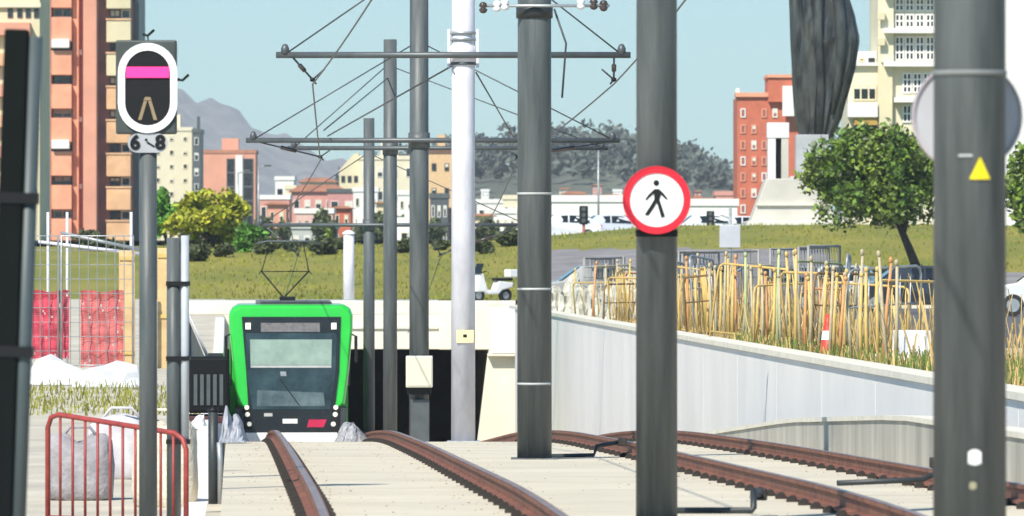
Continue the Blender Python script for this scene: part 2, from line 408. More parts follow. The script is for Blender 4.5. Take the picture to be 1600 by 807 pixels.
# ------------------------------------------------------------------ catenary masts
def mast(d, dia, label, z_top, arm=None, stays=None, rings=(), white=False, name='catenary_mast', vtips=None, gear=None):
    x = X(1026 if d == 49.5 else 362 + 36900 / d, d); g = G(d)
    t = thing(name, label, 'mast', (x, d, g), 0, 'masts between the two tracks')
    m = M_wmast if white else M_pole
    r = dia / 2; H = z_top - g
    MB().tube([(0, 0, 0), (0, 0, H * .5), (0, 0, H)], [r, r * .97, r * .93], 40).build('shaft', m, t)
    MB().box(-r * 1.35, r * 1.35, -r * 1.35, r * 1.35, -.02, .015).build('base_plate', M_galv if white else M_pole, t, .005)
    for py in rings:
        z = Z(py, d) - g
        MB().tube([(0, 0, z - .012), (0, 0, z + .012)], r * 1.012, 40).build('joint_ring', M_ring if d > 40 else mat('worn_sealant', (.19, .20, .195), .7), t)
    if arm:
        za, xl, xr = Z(arm[0], d) - g, X(arm[1], d) - x, X(arm[2], d) - x
        yo = -r - .05
        MB().tube([(xl, yo, za), (xr, yo, za)], .042, 12).build('cross_arm', M_steel, t)
        MB().tube([(0, 0, za - .13), (0, 0, za + .13)], r * 1.1, 32).build('arm_collar', m, t)
        for xe, sg in ((xl, 1), (xr, -1)):
            MB().lathe([(.0, -.05), (.055, -.04), (.055, .04), (.03, .09), (.0, .1)], 12, (xe + sg * .12, yo, za + .05)).build('end_clamp', M_steel, t)
            zs = za + 1.55
            mb = MB().tube([(sg * -r * .9, 0, zs), (xe + sg * .15, yo, za + .03)], .012, 6); mb.build('stay', M_wire, t)
        # registration arms carrying the wire
        for k, (u, xe, sg) in enumerate(((.0, xl, 1), (3.6, xr, -1))) if d != 149 else ():
            wx, wz = wire_pt(k, d); wx -= x; wz -= g
            top1 = (xe + sg * .22, yo, za - .03); top2 = (wx + sg * .35, yo, za - .03)
            kn = Vector((wx, 0, wz + .06))
            a = MB().tube([top1, kn], .014, 6).tube([kn, (wx + sg * .05, 0, wz)], .014, 6); a.tube([(wx + sg * .16, yo, (za + wz) / 2), kn], .012, 6)
            ra = a.build('registration_arm', M_steel, t)
            q = Vector(top1).lerp(kn, .35); q2 = Vector(top1).lerp(kn, .6)
            MB().tube([q, q2], .032, 8).build('insulator', M_ins, ra)
            MB().lathe([(.0, -.03), (.035, -.02), (.035, .02), (0, .03)], 10, tuple(kn)).build('wire_clip', M_black, ra)
    return t
STAG = {32: .2, 49.5: -.1, 78: .2, 102: -.2, 126: .18, 149: -.2, 172: .2, 196: 0, -20: 0, 8: 0}
def wire_pt(k, d):
    st = STAG.get(d, 0)
    return TX(d, (0, 3.6)[k] + (st if k == 0 else -st)), G(d) + 4.75
m32 = mast(32, .307, 'nearest dark grey catenary mast with a yellow triangle label', 6.6, rings=(115,))
m55 = mast(49.5, .268, 'dark grey catenary mast carrying the round red no walking sign', 7.9)
m78 = mast(78, .352, 'dark grey catenary mast with two thin pale joint lines', 7.8, rings=(303, 600, 452))
m102 = mast(102, .32, 'pale galvanised catenary mast with banded clamp', 7.6, arm=(87, 432, 985), white=True)
m126 = mast(126, .325, 'dark catenary mast with a cream cabinet near its foot', 6.6, arm=(220, 385, 968))
m149 = mast(149, .275, 'slim dark catenary mast, second one right of the tram', Z(62, 149), arm=(232, 450, 950))
m172 = mast(172, .262, 'slimmest dark catenary mast, right next to the tram', Z(185, 172), arm=(352, 400, 830))
# gear on the mast of three rings
g = m78; r = .176
z = Z(15, 78) - G(78)
MB().tube([(0, 0, z - .09), (0, 0, z + .05)], r * 1.06, 36).build('clamp_band', M_pole_d, g)
mb = MB().tube([(-.56, -.22, z + .03), (.76, -.22, z + .03)], .016, 8); mb.build('bracket_bar', M_galv, g)
for xx in (-.52, -.38, -.3, .47, .6, .7):
    MB().lathe([(0, -.06), (.03, -.05), (.045, -.02), (.025, 0), (.045, .02), (.03, .05), (0, .06)], 10, (xx, -.22, z + .03 - .02 * math.sin(xx * 9))).build('insulator', M_ins if abs(xx) > .5 else M_white, g)
MB().tube([(.2, -.1, z), (.32, -.16, z - .35), (.28, -.1, z - .9)], .012, 6).build('drop_cable', M_wire, g)
# pale mast clamp bands and label
g = m102
for py in (52, 62, 84, 100):
    z = Z(py, 102) - G(102)
    MB().tube([(0, 0, z - .018), (0, 0, z + .018)], .178, 32).build('clamp_band', M_galv if py < 80 else M_steel, g)
for sx in (-1, 1):
    bx('clamp_plate', M_wmast, g, sx * .19 - .02, sx * .19 + .02, -.06, .06, Z(106, 102) - G(102), Z(46, 102) - G(102), .004)
z = Z(525, 102) - G(102)
lb = bx('label_plate', mat('cream_label', (.74, .66, .36), .6), g, -.09, .14, -.185, -.16, z - .09, z + .08)
bx('label_mark', M_black, lb, .0, .05, -.188, -.1855, z - .02, z + .02)
# cabinet on the mast
g = m126; z0, z1 = Z(605, 126) - G(126), Z(556, 126) - G(126)
cb = bx('cabinet', M_cope, g, -.21, .225, -.5, -.166, z0, z1, .012)
bx('cabinet_door', mat('cabinet_cream', (.66, .63, .47), .5), cb, -.19, .205, -.512, -.501, z0 + .03, z1 - .03)
bx('dark_gap', M_black, g, -.19, .2, -.3, -.16, z0 - .12, z0 - .01)  # black block painting the darkness of the gap below the cabinet
bx('cable_box', M_steel, g, -.14, .17, -.27, -.17, .0, z0 - .2, .01)
# near mast stickers
def wrap(name, m, g, r, a0, a1, zs, parent=None, nseg=8):
    # thin curved plate on a mast; zs(t) gives (z0,z1) for t in 0..1
    vi, vo = [], []
    for k in range(nseg + 1):
        t = k / nseg; a = a0 + (a1 - a0) * t; z0, z1 = zs(t)
        for rr, lst in ((r + .001, vi), (r + .005, vo)):
            lst.append((rr * math.sin(a), -rr * math.cos(a), z0)); lst.append((rr * math.sin(a), -rr * math.cos(a), z1))
    mb = MB(); n = nseg + 1
    mb.add(vi + vo, [(2 * k, 2 * k + 2, 2 * k + 3, 2 * k + 1) for k in range(nseg)] + [(2 * n + 2 * k, 2 * n + 2 * k + 1, 2 * n + 2 * k + 3, 2 * n + 2 * k + 2) for k in range(nseg)]
           + [(2 * k, 2 * n + 2 * k, 2 * n + 2 * k + 2, 2 * k + 2) for k in range(nseg)] + [(2 * k + 1, 2 * k + 3, 2 * n + 2 * k + 3, 2 * n + 2 * k + 1) for k in range(nseg)])
    return mb.build(name, m, g)
r = .1535
zt_, zb_ = Z(248, 32) , Z(281, 32)
lbl = wrap('warning_label', M_yel, m32, r, -.06, .5, lambda t: (zb_, zb_ + .004 + (zt_ - zb_) * (1 - abs(2 * t - 1))), nseg=12); lbl['label'] = 'yellow triangular warning label'
wrap('sticker', M_signw, m32, r, -.1, .25, lambda t: (Z(726, 32) + .008 * abs(2 * t - 1), Z(701, 32) - .012 * abs(2 * t - 1) ** 2), nseg=8)
wrap('sticker', mat('faded_sticker', (.30, .28, .18), .7), m32, r, -.07, .12, lambda t: (Z(764, 32) + .006 * abs(2 * t - 1), Z(751, 32) - .006 * abs(2 * t - 1)), nseg=8)
wrap('sticker_edge', M_ring, m32, r, -.36, .02, lambda t: (Z(246, 32), Z(242, 32)), nseg=6)
# wires
def wire(name, label, pts, r=.008, group='contact wires'):
    o = Vector(pts[0]); 
    ob = MB().tube([Vector(p) - o for p in pts], r, 6).build(name, M_wire, None, loc=o)
    return tag(ob, label, 'wire', group)
for k, lab in ((0, 'contact wire hanging above the left track with the tram'), (1, 'contact wire hanging above the right empty track')):
    pts = []
    ds = [8, 32, 49.5, 78, 102, 126, 149, 172, 196, 216]
    for a, b in zip(ds, ds[1:]):
        for q in range(6):
            t = q / 6; pa, pb = wire_pt(k, a), wire_pt(k, b)
            pts.append((pa[0] + (pb[0] - pa[0]) * t, a + (b - a) * t, pa[1] + (pb[1] - pa[1]) * t - .12 * t * (1 - t)))
    wire('contact_wire', lab, pts, .011)
wire('feeder_cable', 'thin feeder cable running down right from the pale mast', [P(744, 114, 102), P(802, 214, 125.7)], .012)
wire('feeder_cable', 'thin feeder cable rising left of the pale mast towards the tram', [P(705, 104, 101.8), P(512, 213, 126)], .012)
wire('feeder_cable', 'upper thin cable between pale mast and slim mast', [P(606, 122, 149), P(506, 204, 126)], .012)

# ------------------------------------------------------------------ round signs
def round_sign(name, label, loc, rad, facing_away, rz=0.):
    t = thing(name, label, 'sign', loc, rz, 'round signs on the masts')
    MB().prism(circ(rad * .985, 56), -.006, .006).build('plate', M_signw if not facing_away else M_signback, t)
    y0, y1 = (-.016, .010) if not facing_away else (-.002, .016)
    MB().ring(circ(rad, 56), circ(rad * .80, 56), -.014 if not facing_away else .0065, -.0065 if not facing_away else .016).build('rim', M_red, t)
    MB().ring(circ(rad * 1.012, 56), circ(rad * .972, 56), -.018, .018).build('edge', M_red if not facing_away else mat('sign_edge', (.46, .40, .43), .5), t)
    return t
c = P(1026, 313, 49.28); sg_ = round_sign('no_pedestrian_sign', 'round red rimmed white sign with black walking figure on a mast', c, .2155, False, R(-1.5))
k = 1 / 1228.
def pl(px, py): return ((px - 430) * k, (410 - py) * k)
mb = MB()
mb.prism(circ(.0185, 20, *pl(427, 274)), -.012, -.0068)
mb.prism([pl(*q) for q in ((402, 334), (414, 322), (446, 322), (470, 342), (462, 372), (450, 412), (412, 412), (408, 366))], -.0122, -.0068)
mb.prism([pl(*q) for q in ((404, 330), (416, 350), (372, 388), (350, 412), (340, 404), (362, 372))], -.0121, -.0068)
mb.prism([pl(*q) for q in ((450, 324), (482, 352), (500, 376), (516, 398), (508, 408), (486, 388), (458, 360))], -.0121, -.0068)
mb.prism([pl(*q) for q in ((412, 404), (440, 410), (408, 470), (366, 530), (338, 528), (340, 518), (380, 456))], -.0119, -.0068)
mb.prism([pl(*q) for q in ((422, 404), (450, 400), (474, 468), (496, 540), (466, 548), (446, 478))], -.0123, -.0068)
mb.build('pedestrian_symbol', M_black, sg_)
for zz in (-.19, .13): MB().ring(circ(.163, 32), circ(.1515, 32), zz - .015, zz + .015).build('mounting_band', M_pole_d, sg_, rot=(R(90), 0, 0), loc=(m55.location.x - c.x, .25, 0)) if 0 else None
bx('mounting_bracket', M_black, sg_, -.135, .135, .02, .10, -.235, -.19)  # lower bracket, its black also paints the shadow under the sign
bx('mounting_bracket', M_black, sg_, -.15, .15, .02, .10, .12, .16)
c2 = P(1511, 182, 32.24); s2 = round_sign('traffic_sign', 'grey back of a round sign half hidden behind the nearest mast', c2, .23, True, R(4))
bx('mounting_bracket', M_galv, s2, -.12, .12, -.08, -.019, -.02, .02)

# ------------------------------------------------------------------ tram signal and posts on the left
LG = CZ - 2.3
d = 60.; c = P(231, 138, d)
ts = thing('tram_signal', 'tram signal with white oval ring and magenta bar on a grey pole', 'signal', (c.x, d, LG))
h = c.z - LG
MB().tube([(0, .05, 0), (0, .05, h - .36)], [.072, .068], 24).build('pole', M_pole, ts)
MB().box(-.12, .12, -.07, .17, -.01, .02).build('base_plate', M_galv, ts)
hd = bx('housing', mat('signal_board', (.045, .055, .052), .55), ts, -.25, .225, -.02, .10, h - .36, h + .375, .015)
def sh(l): return [(x, z + h) for x, z in l]
MB().prism(sh(stadium(.185, .30)), -.034, -.0205).build('face', M_black, hd)
MB().ring(sh(stadium(.232, .352)), sh(stadium(.176, .293)), -.045, -.021).build('border_ring', M_white, hd)
MB().box(-.168, .168, -.05, -.035, h + .08, h + .165).build('signal_bar', M_mag, hd)
mb = MB()
for sx in (-1, 1): mb.prism([(sx * .004, h - .10), (sx * .03, h - .10), (sx * .075, h - .25), (sx * .047, h - .25)], -.042, -.035)
mb.prism([(-.032, h - .096), (.032, h - .096), (.02, h - .07), (-.02, h - .07)], -.0421, -.035)
mb.build('unlit_arrow', M_arrow, hd)
pz = h - .43
npl = MB().prism([(x * 1.0, z + pz) for x, z in [(a, b) for b, a in stadium(.075, .155)]], -.03, .0).build('number_plate', mat('plate_grey', (.36, .37, .39), .5), ts)
def text(ch, size, loc, parent, m, name='number'):
    cu = bpy.data.curves.new(name, 'FONT'); cu.body = ch; cu.size = size; cu.extrude = .003; cu.align_x = 'CENTER'; cu.align_y = 'CENTER'; cu.offset = size * .05
    o = bpy.data.objects.new(name, cu); COL.objects.link(o)
    dg = bpy.context.evaluated_depsgraph_get(); me = bpy.data.meshes.new_from_object(o.evaluated_get(dg))
    bpy.data.objects.remove(o); me.materials.clear(); me.materials.append(m)
    q = bpy.data.objects.new(name, me); COL.objects.link(q); q.parent = parent; q.location = loc; q.rotation_euler = (R(90), 0, 0)
    return q
text('6', .15, (-.098, -.0345, pz), npl, M_black); text('8', .15, (.098, -.0345, pz), npl, M_black)
MB().prism(circ(.011, 10, -.012, pz + .025), -.036, -.0305).prism([(.0, pz + .012), (.055, pz - .022), (.05, pz - .034), (-.008, pz + .0)], -.0362, -.0305).build('plate_mark', M_black, npl)
for zz, xx in ((h + .44, .0), (h + .09, .27)):
    MB().tube([(xx - .04, .0, zz - .02), (xx, .0, zz - .03), (xx + .05, .0, zz + .015)], .012, 6).build('bracket_hook', M_black, ts)
    MB().tube([(xx * .7, .03, zz - .03 if xx else h + .37), (xx - .0, 0, zz - .03)], .006, 6).build('hook_rod', M_black, ts)

d = 35.; p0 = P(16, 807, d)
dp = thing('dark_post', 'blurred near black post with a grey tube strapped to it', 'post', (X(-2, d), d, LG + .35)); dp.rotation_euler = (0, R(2.0), 0)
dp['label'] = 'near black post with grey tube strapped to it, at the left edge'
Hh = Z(46, d) - LG - .35
bx('post', mat('near_black_paint', (.006, .008, .008), .8, spec=.1), dp, -.075, .035, -.05, .06, 0, Hh, .01)
MB().tube([(.06, .0, 0), (.06, .0, Hh - .03)], .038, 20).build('tube', mat('grey_teal', (.06, .08, .085), .5), dp)
for zz in (.58, 1.5, 2.2): bx('strap', M_black, dp, -.08, .105, -.056, .066, zz, zz + .05)
bx('clamp', M_black, dp, .0, .12, -.07, .05, .50, .56, .01)
d = 66.; 
pp = thing('twin_post', 'slim dark post with a pale conduit strapped to its right', 'post', (X(278, d), d, LG))
Hh = Z(372, d) - LG
MB().tube([(-.035, 0, 0), (-.035, 0, Hh)], .062, 20).build('post', M_pole, pp)
MB().tube([(.062, -.03, .7), (.062, -.03, Hh + .02)], .035, 16).build('conduit', mat('pale_conduit', (.42, .45, .48), .5), pp)
for py in (443, 560, 690): bx('strap', M_black, pp, -.1, .105, -.072, .05, Z(py + 4, d) - LG, Z(py - 3, d) - LG)
d = 70.
gp = thing('short_post', 'short dark post by the slab edge left of the track', 'post', (X(333, d), d, LG))
MB().tube([(0, 0, 0), (0, 0, Z(640, d) - LG)], .045, 16).build('post', M_pole_d, gp)
MB().tube([(.062, -.02, 0), (.065, -.02, .45), (.055, -.02, .62)], .025, 12).build('conduit', M_galv, gp)
MB().lathe([(0, .03), (.05, .0), (.05, -.02), (.0, -.02)], 14, (0, 0, Z(640, d) - LG)).build('cap', M_black, gp)

# ------------------------------------------------------------------ barriers
def barrier(name, label, m, L, H, nb, loc, rz, group=None, slope=0., rr=.019, feet=True, mid=False):
    t = thing(name, label, 'barrier', loc, rz, group)
    c = .12; zt = lambda x: H - slope * (x / L + .5)
    pts = [(-L / 2, 0, .02), (-L / 2, 0, zt(-L / 2) - c), (-L / 2 + c * .3, 0, zt(-L / 2) - c * .3), (-L / 2 + c, 0, zt(-L / 2 + c)), (L / 2 - c, 0, zt(L / 2 - c)), (L / 2 - c * .3, 0, zt(L / 2) - c * .3), (L / 2, 0, zt(L / 2) - c), (L / 2, 0, .02)]
    mb = MB().tube(pts, rr, 8).tube([(-L / 2, 0, .16), (L / 2, 0, .16)], rr * .8, 6)
    if mid: mb.tube([(-L / 2, 0, H * .62), (L / 2, 0, H * .62)], rr * .8, 6)
    mb.build('frame', m, t)
    for k in range(nb):
        x = -L / 2 + L * (k + 1) / (nb + 1)
        MB().tube([(x, 0, .16), (x, 0, zt(x))], rr * .55, 6).build('bar', m, t)
    if feet:
        for sx in (-1, 1): MB().tube([(sx * L * .4, -.25, .015), (sx * L * .4, 0, .05), (sx * L * .4, .25, .015)], rr * .8, 6).build('foot', m, t)
    return t
rb = barrier('pedestrian_barrier', 'red metal crowd barrier with sloping top in front of pale sacks', M_redbar, 1.5, 1.02, 10, (X(182, 63), 63, LG + .0), R(-38), slope=.16, rr=.022)
# right side: long row of works barriers behind the wall
group = 'works barriers along the top of the wall'
M_gbar = mat('green_barrier_paint', (.26, .30, .14), .55, var=.25, scale=5)
M_dbar = mat('brown_barrier_paint', (.20, .12, .05), .6, var=.3, scale=5)
def wb(adj, m, H, nb, mid): return barrier('works_barrier', adj + ' works barrier standing in the jumbled row on the wall', m, 1.8, H, nb, (0, 0, 0), 0, group, rr=.019, mid=mid)
protos = [wb('golden yellow', M_ybar, 1.2, 4, False), wb('orange', M_obar, 1.12, 5, False), wb('pale cream', M_wbar, 1.3, 3, False), wb('galvanised', M_galv, 1.35, 6, True), wb('yellow green', M_gbar, 1.28, 2, False), wb('rusty brown', M_dbar, 1.1, 3, True)]
used = set(); seq = [0, 3, 0, 5, 1, 0, 2, 0, 3, 1, 0, 4, 0, 2, 5, 0, 1, 3, 0, 2, 0, 1, 4, 0, 3, 2, 0, 1, 0, 5, 0, 2, 1, 0, 3, 0, 2, 0]
for i, kd in enumerate(seq):
    y = 101 + i * 2.0 + random.uniform(-.9, .9)
    o = protos[kd] if kd not in used else copy_tree(protos[kd]); used.add(kd)
    o.location = (TX(y, 7.2 + random.uniform(-.4, .9)), y, side_z(y, False) - random.uniform(0, .08))
    o.rotation_euler = (R(random.uniform(-7, 7)), R(random.uniform(-4, 4)), R(90 + random.uniform(-38, 38)))
    o.scale = (1, 1, random.uniform(.86, 1.12))
stk = None
stakes = [(1062, 0), (1075, 1), (1092, 0), (1110, 2), (1124, 0), (1139, 0), (1150, 1), (1168, 3), (1183, 0), (1199, 1), (1215, 3), (1228, 2), (1243, 0), (1258, 1), (1270, 0), (1286, 0), (1303, 0), (1311, 1), (1330, 2), (1346, 0), (1372, 0), (1379, 1), (1399, 2), (968, 2), (925, 1), (895, 0), (1068, 2), (1086, 2), (1103, 0), (1118, 2), (1131, 2), (1145, 0), (1160, 2), (1176, 2), (1191, 2), (1207, 0), (1222, 2), (1236, 0), (1251, 2), (1265, 2), (1278, 2), (1296, 2), (1320, 0), (1338, 2), (1356, 0), (1388, 2), (945, 2), (980, 0)]
ST = [('golden', M_ybar), ('rust orange', M_obar), ('bleached pale', M_wbar), ('lime green', mat('lime_stake', (.40, .44, .22), .7, var=.2))]
stp = {}
for i, (px, kd) in enumerate(stakes):
    off = random.uniform(6.6, 6.95); d = 12000 * (1.275 + off) / (px - 362); H = random.uniform(1.1, 1.5)
    if kd not in stp:
        t = thing('marker_stake', 'upright %s marker stake on the wall edge among the barriers' % ST[kd][0], 'stake', (0, 0, 0), 0, 'marker stakes along the wall edge')
        MB().tube([(0, 0, -.05), (.015, 0, .6), (0, .01, 1.25)], [.026, .023, .019], 8).build('stake', ST[kd][1], t); MB().lathe([(.0, 1.25), (.028, 1.26), (.028, 1.31), (0, 1.33)], 8).build('cap', ST[kd][1], t); stp[kd] = t
    else: t = copy_tree(stp[kd])
    t.location = (TX(d, off), d, side_z(d, False)); t.scale = (1, 1, H / 1.3); t.rotation_euler = (R(random.uniform(-4, 4)), R(random.uniform(-4, 4)), random.random() * 6)
# mesh fence panels
def mesh_panel(label, wd, H, loc, rz, group, m=M_galv, dx=.14, dz=.25, rr=.012):
    t = thing('fence_panel', label, 'fence panel', loc, rz, group)
    MB().tube([(-wd / 2, 0, 0), (-wd / 2, 0, H), (wd / 2, 0, H), (wd / 2, 0, 0)], .024, 8).tube([(-wd / 2, 0, .12), (wd / 2, 0, .12)], .018, 6).build('frame', m, t)
    mb = MB(); n = int(wd / dx)
    for k in range(1, n): mb.tube([(-wd / 2 + wd * k / n, 0, .12), (-wd / 2 + wd * k / n, 0, H)], rr, 4, False)
    n = int(H / dz)
    for k in range(1, n): mb.tube([(-wd / 2, .012, .12 + (H - .12) * k / n), (wd / 2, .012, .12 + (H - .12) * k / n)], rr * .8, 4, False)
    mb.build('mesh', m, t)
    for sx in (-1, 1): bx('foot', M_conc, t, sx * wd / 2 - .11, sx * wd / 2 + .11, -.3, .3, -.01, .11, .02)
    return t
first = None
for i in range(14):
    y = 128 + i * 6.2
    loc = (TX(y, 8.6 + .35 * math.sin(i)), y, side_z(y, False))
    rz = R(80 + random.uniform(-25, 15))
    if first is None: first = mesh_panel('galvanised mesh fence panel behind the works barriers', 2.6, 1.6, loc, rz, 'mesh fence panels behind the barriers', dx=.22, rr=.007, m=mat('weathered_zinc', (.30, .29, .27), .7, var=.2, scale=4)); o = first
    else: o = copy_tree(first); o.location = loc; o.rotation_euler = (0, 0, rz)
# left compound fence with red nets
DL = 156.
for px, lab in ((35, 'grey site fence panel at the left end of the compound'), (152, 'grey site fence panel right of the other, carrying paler red netting')):
    mesh_panel(lab, 1.45, 2.75, (X(px, DL), DL, LG), R(3), 'site fence panels of the left compound', dx=.18, dz=.3, rr=.009)
def net(label, px0, px1, py0, py1, m):
    d = DL + .10; mb = MB(); w_ = X(px1, d) - X(px0, d); hh = Z(py0, d) - Z(py1, d); nx, nz = 26, 32
    c = P((px0 + px1) / 2, py1, d)
    f = lambda a, b: (-w_ / 2 + w_ * a, .03 * math.sin(a * 17 + b * 5) + .02 * math.sin(b * 23), hh * b + .025 * math.sin(a * 9))
    cells = []
    for i in range(nx):
        for j in range(nz):
            if random.random() < .015 and (i * 7 + j * 3) % 5 < 4: continue
            a0, a1, b0, b1 = i / nx, (i + .93) / nx, j / nz, (j + .93) / nz
            mb.add([f(a0, b0), f(a1, b0), f(a1, b1), f(a0, b1)], [(0, 1, 2, 3)])
    o = mb.build('safety_net', m, None, loc=c, fix=False); sd_ = o.modifiers.new('thick', 'SOLIDIFY'); sd_.thickness = .006
    tag(o, label, 'netting', 'red safety nets hung on the site fence')
net('bright red safety net hung on the left fence panel', 48, 108, 455, 562, M_net)
net('paler red safety net hung beside the bright red one', 126, 193, 455, 575, M_net2)
def hoard(label, px0, px1, py0, py1, d):
    t = thing('hoarding_board', label, 'board', (X((px0 + px1) / 2, d), d, LG), 0, 'orange upright boards in the left compound')
    ww = (X(px1, d) - X(px0, d)) / 2; z0, z1 = max(0, Z(py1, d) - LG), Z(py0, d) - LG
    bx('board', M_orange_p, t, -ww, ww, -.03, .03, 0, z1, .01)
    for zz in (z0 + .3, z1 - .2): bx('batten', M_ybar, t, -ww * .95, ww * .95, -.06, -.031, zz, zz + .08)
hoard('tall narrow orange board left of the signal pole', 186, 211, 392, 585, 159)
hoard('tall orange yellow board between signal pole and slim post', 246, 272, 388, 520, 160)
# scaffold frame behind
t = thing('scaffold_frame', 'pale scaffold frame rising above the compound fence', 'scaffold', (X(135, 164), 164, LG))
s_ = 164 / F
for px in (75, 105, 205): MB().tube([((px - 135) * s_, 0, 0), ((px - 135) * s_, 0, (580 - 362) * s_ + .3)], .03, 8).build('upright', M_wmast, t)
MB().tube([((60 - 135) * s_, -.04, Z(378, 164) - LG), ((228 - 135) * s_, -.04, Z(398, 164) - LG)], .035, 8).build('ledger', M_wmast, t)
MB().tube([((95 - 135) * s_, -.04, Z(364, 164) - LG), ((228 - 135) * s_, -.04, Z(392, 164) - LG)], .035, 8).build('ledger', M_galv, t)

# tarps, sacks, sheets
def crumple(name, label, cat, m, loc, sx, sy, hz, seed, n=18, group=None, peaks=3):
    rd = random.Random(seed); pk = [(rd.uniform(.2, .8), rd.uniform(.2, .8), rd.uniform(.5, 1), rd.uniform(.12, .3)) for _ in range(peaks)]
    rows = []
    for i in range(n + 1):
        row = []
        for j in range(n + 1):
            a, b = j / n, i / n; e = min(1, 6 * min(a, 1 - a, b, 1 - b))
            hh = max(p[2] * math.exp(-((a - p[0]) ** 2 + (b - p[1]) ** 2) / p[3] ** 2 / 2) for p in pk)
            row.append((sx * (a - .5) + rd.uniform(-.03, .03) * sx, sy * (b - .5) + rd.uniform(-.03, .03) * sy, hz * hh * e + rd.uniform(0, .12) * hz * e + .01))
        rows.append(row)
    o = MB().grid(rows, False).build(name, m, None, loc=loc)
    return tag(o, label, cat, group)
d = 140
crumple('plastic_sheet', 'crumpled white sheeting heaped left in the compound', 'sheeting', M_tarp, (X(100, d), d, LG), 1.75, 2.6, .50, 3, n=8, group='white sheets left of the signal')
crumple('plastic_sheet', 'crumpled white sheeting heaped beside the signal pole', 'sheeting', M_tarp, (X(180, d - 3), d - 3, LG), 1.5, 2.4, .52, 12, n=8, group='white sheets left of the signal')
crumple('plastic_sheet', 'small white sheet in front of the dark generator', 'sheeting', M_tarp, (X(309, 103), 103, LG), .26, .5, .2, 5, group='white sheets left of the signal', n=10)
crumple('plastic_sheet', 'grey crumpled plastic sheet at the slab edge left of the tram', 'sheeting', mat('grey_sheet', (.34, .35, .38), .55, var=.3, scale=6), (X(366, 96), 96, LG + .0), .34, 1.6, .44, 8, n=14, group='grey sheets by the track')
crumple('gravel_heap', 'small grey gravel heap right of the tram front', 'heap', M_gravel, (X(556, 112), 112, G(112) + .0), .62, 1.6, .32, 14, n=14, peaks=2)
def sack(label, m, px, d, wd, H, seed, group='rubble sacks behind the red barrier'):
    rd = random.Random(seed); t = thing('rubble_sack', label, 'sack', (X(px, d), d, LG), 0, group)
    n = 36; prof = [(.44, 0), (.5, .05), (.52, .25), (.51, .5), (.5, .72), (.47, .86), (.40, .93), (.30, .95), (.16, .93)]
    vs = []
    for r_, z_ in prof:
        for k in range(n):
            a = 2 * math.pi * k / n; c_, s_ = math.cos(a + .5), math.sin(a + .5); sq = 1 / (abs(c_) ** 3.2 + abs(s_) ** 3.2) ** (1 / 3.2)
            q = r_ * wd * sq * (1 + .05 * math.sin(9 * a + seed + z_ * 5) * z_ + rd.uniform(-.025, .025))
            vs.append((q * c_, q * s_ * .8, z_ * H * (1 + .08 * math.sin(2 * a + seed)) + rd.uniform(-.01, .01)))
    fs = [(i * n + k, i * n + (k + 1) % n, (i + 1) * n + (k + 1) % n, (i + 1) * n + k) for i in range(len(prof) - 1) for k in range(n)] + [tuple(range((len(prof) - 1) * n, len(prof) * n))]
    MB().add(vs, fs, True).build('bag', m, t)
    MB().tube([(q * wd * .3, 0, H * .93) if q in (-1, 1) else (q * wd * .3, 0, H * 1.12) for q in (-1, -.5, .5, 1)], .018, 6).build('handle', m, t)
sack('dark grey rubble sack behind the red barrier', M_sackg, 125, 73, .62, .62, 2)
sack('tall cream rubble sack behind the red barrier by the signal pole', M_sackc, 258, 71, .58, .80, 4)
sack('pale grey rubble sack farther back between the barrier bars', mat('pale_sack', (.50, .48, .50), .9, var=.2, scale=5), 190, 80, .70, .66, 6)
# dark generator
d = 107.; t = thing('stand_in_machine', 'dark site generator standing in for a dark shape, pale bar beside the tram trench', 'machine', (X(327, d), d, LG), R(4))
bx('body', mat('stand_in_black', (.008, .009, .01), .7, spec=.15), t, -.30, .27, -.1, 1.3, .14, .92, .04)  # black, heightened body stands in for a dark opening left of the tram
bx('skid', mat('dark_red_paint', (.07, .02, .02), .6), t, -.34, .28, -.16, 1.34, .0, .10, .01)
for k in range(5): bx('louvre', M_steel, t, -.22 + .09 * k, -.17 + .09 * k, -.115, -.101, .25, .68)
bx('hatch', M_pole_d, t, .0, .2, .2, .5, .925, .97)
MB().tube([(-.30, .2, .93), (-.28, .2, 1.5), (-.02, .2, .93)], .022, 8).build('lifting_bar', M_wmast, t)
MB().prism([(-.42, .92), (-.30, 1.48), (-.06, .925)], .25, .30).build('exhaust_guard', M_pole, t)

# ------------------------------------------------------------------ tram
d = 166.; sc_ = d / F
tr = thing('tram', 'green fronted light rail tram climbing out of the underpass', 'tram', (TX(d), d, G(d) + .17), R(2.09))
tr.rotation_euler = (R(-3.2) * 0, 0, R(2.09))
zr = Z(0, 0)
def tz(py): return (721 - py) * sc_
def tx(px): return (px - 456.5) * sc_
def lean(mb, k=.06):
    mb.v = [(x, y + (k * max(0, z - .6)) , z) for x, y, z in mb.v]; return mb
out = [(tx(381), tz(648)), (tx(373), tz(640)), (tx(367), tz(590)), (tx(360), tz(520)), (tx(360), tz(500)), (tx(364), tz(490)), (tx(374), tz(484)),
       (tx(540), tz(484)), (tx(550), tz(490)), (tx(554), tz(500)), (tx(554), tz(520)), (tx(548), tz(590)), (tx(541), tz(640)), (tx(533), tz(648))]
def scl(poly, k, dz=0): 
    cz = 1.9; return [(x * k, cz + (z - cz) * k + dz) for x, z in poly]
rings = [(0.0, scl(out, .955)), (.06, scl(out, .985)), (.22, out)]
mb = MB(); n = len(out)
for yy, pl_ in rings: mb.v += [(x, yy, z) for x, z in pl_]
for i in range(len(rings) - 1):
    for k in range(n): mb.f.append((i * n + k, i * n + (k + 1) % n, (i + 1) * n + (k + 1) % n, (i + 1) * n + k)); mb.sm.append(False)
mb.f.append(tuple(range(n))); mb.sm.append(False)
mb.f.append(tuple(range(2 * n, 3 * n))[::-1]); mb.sm.append(False)
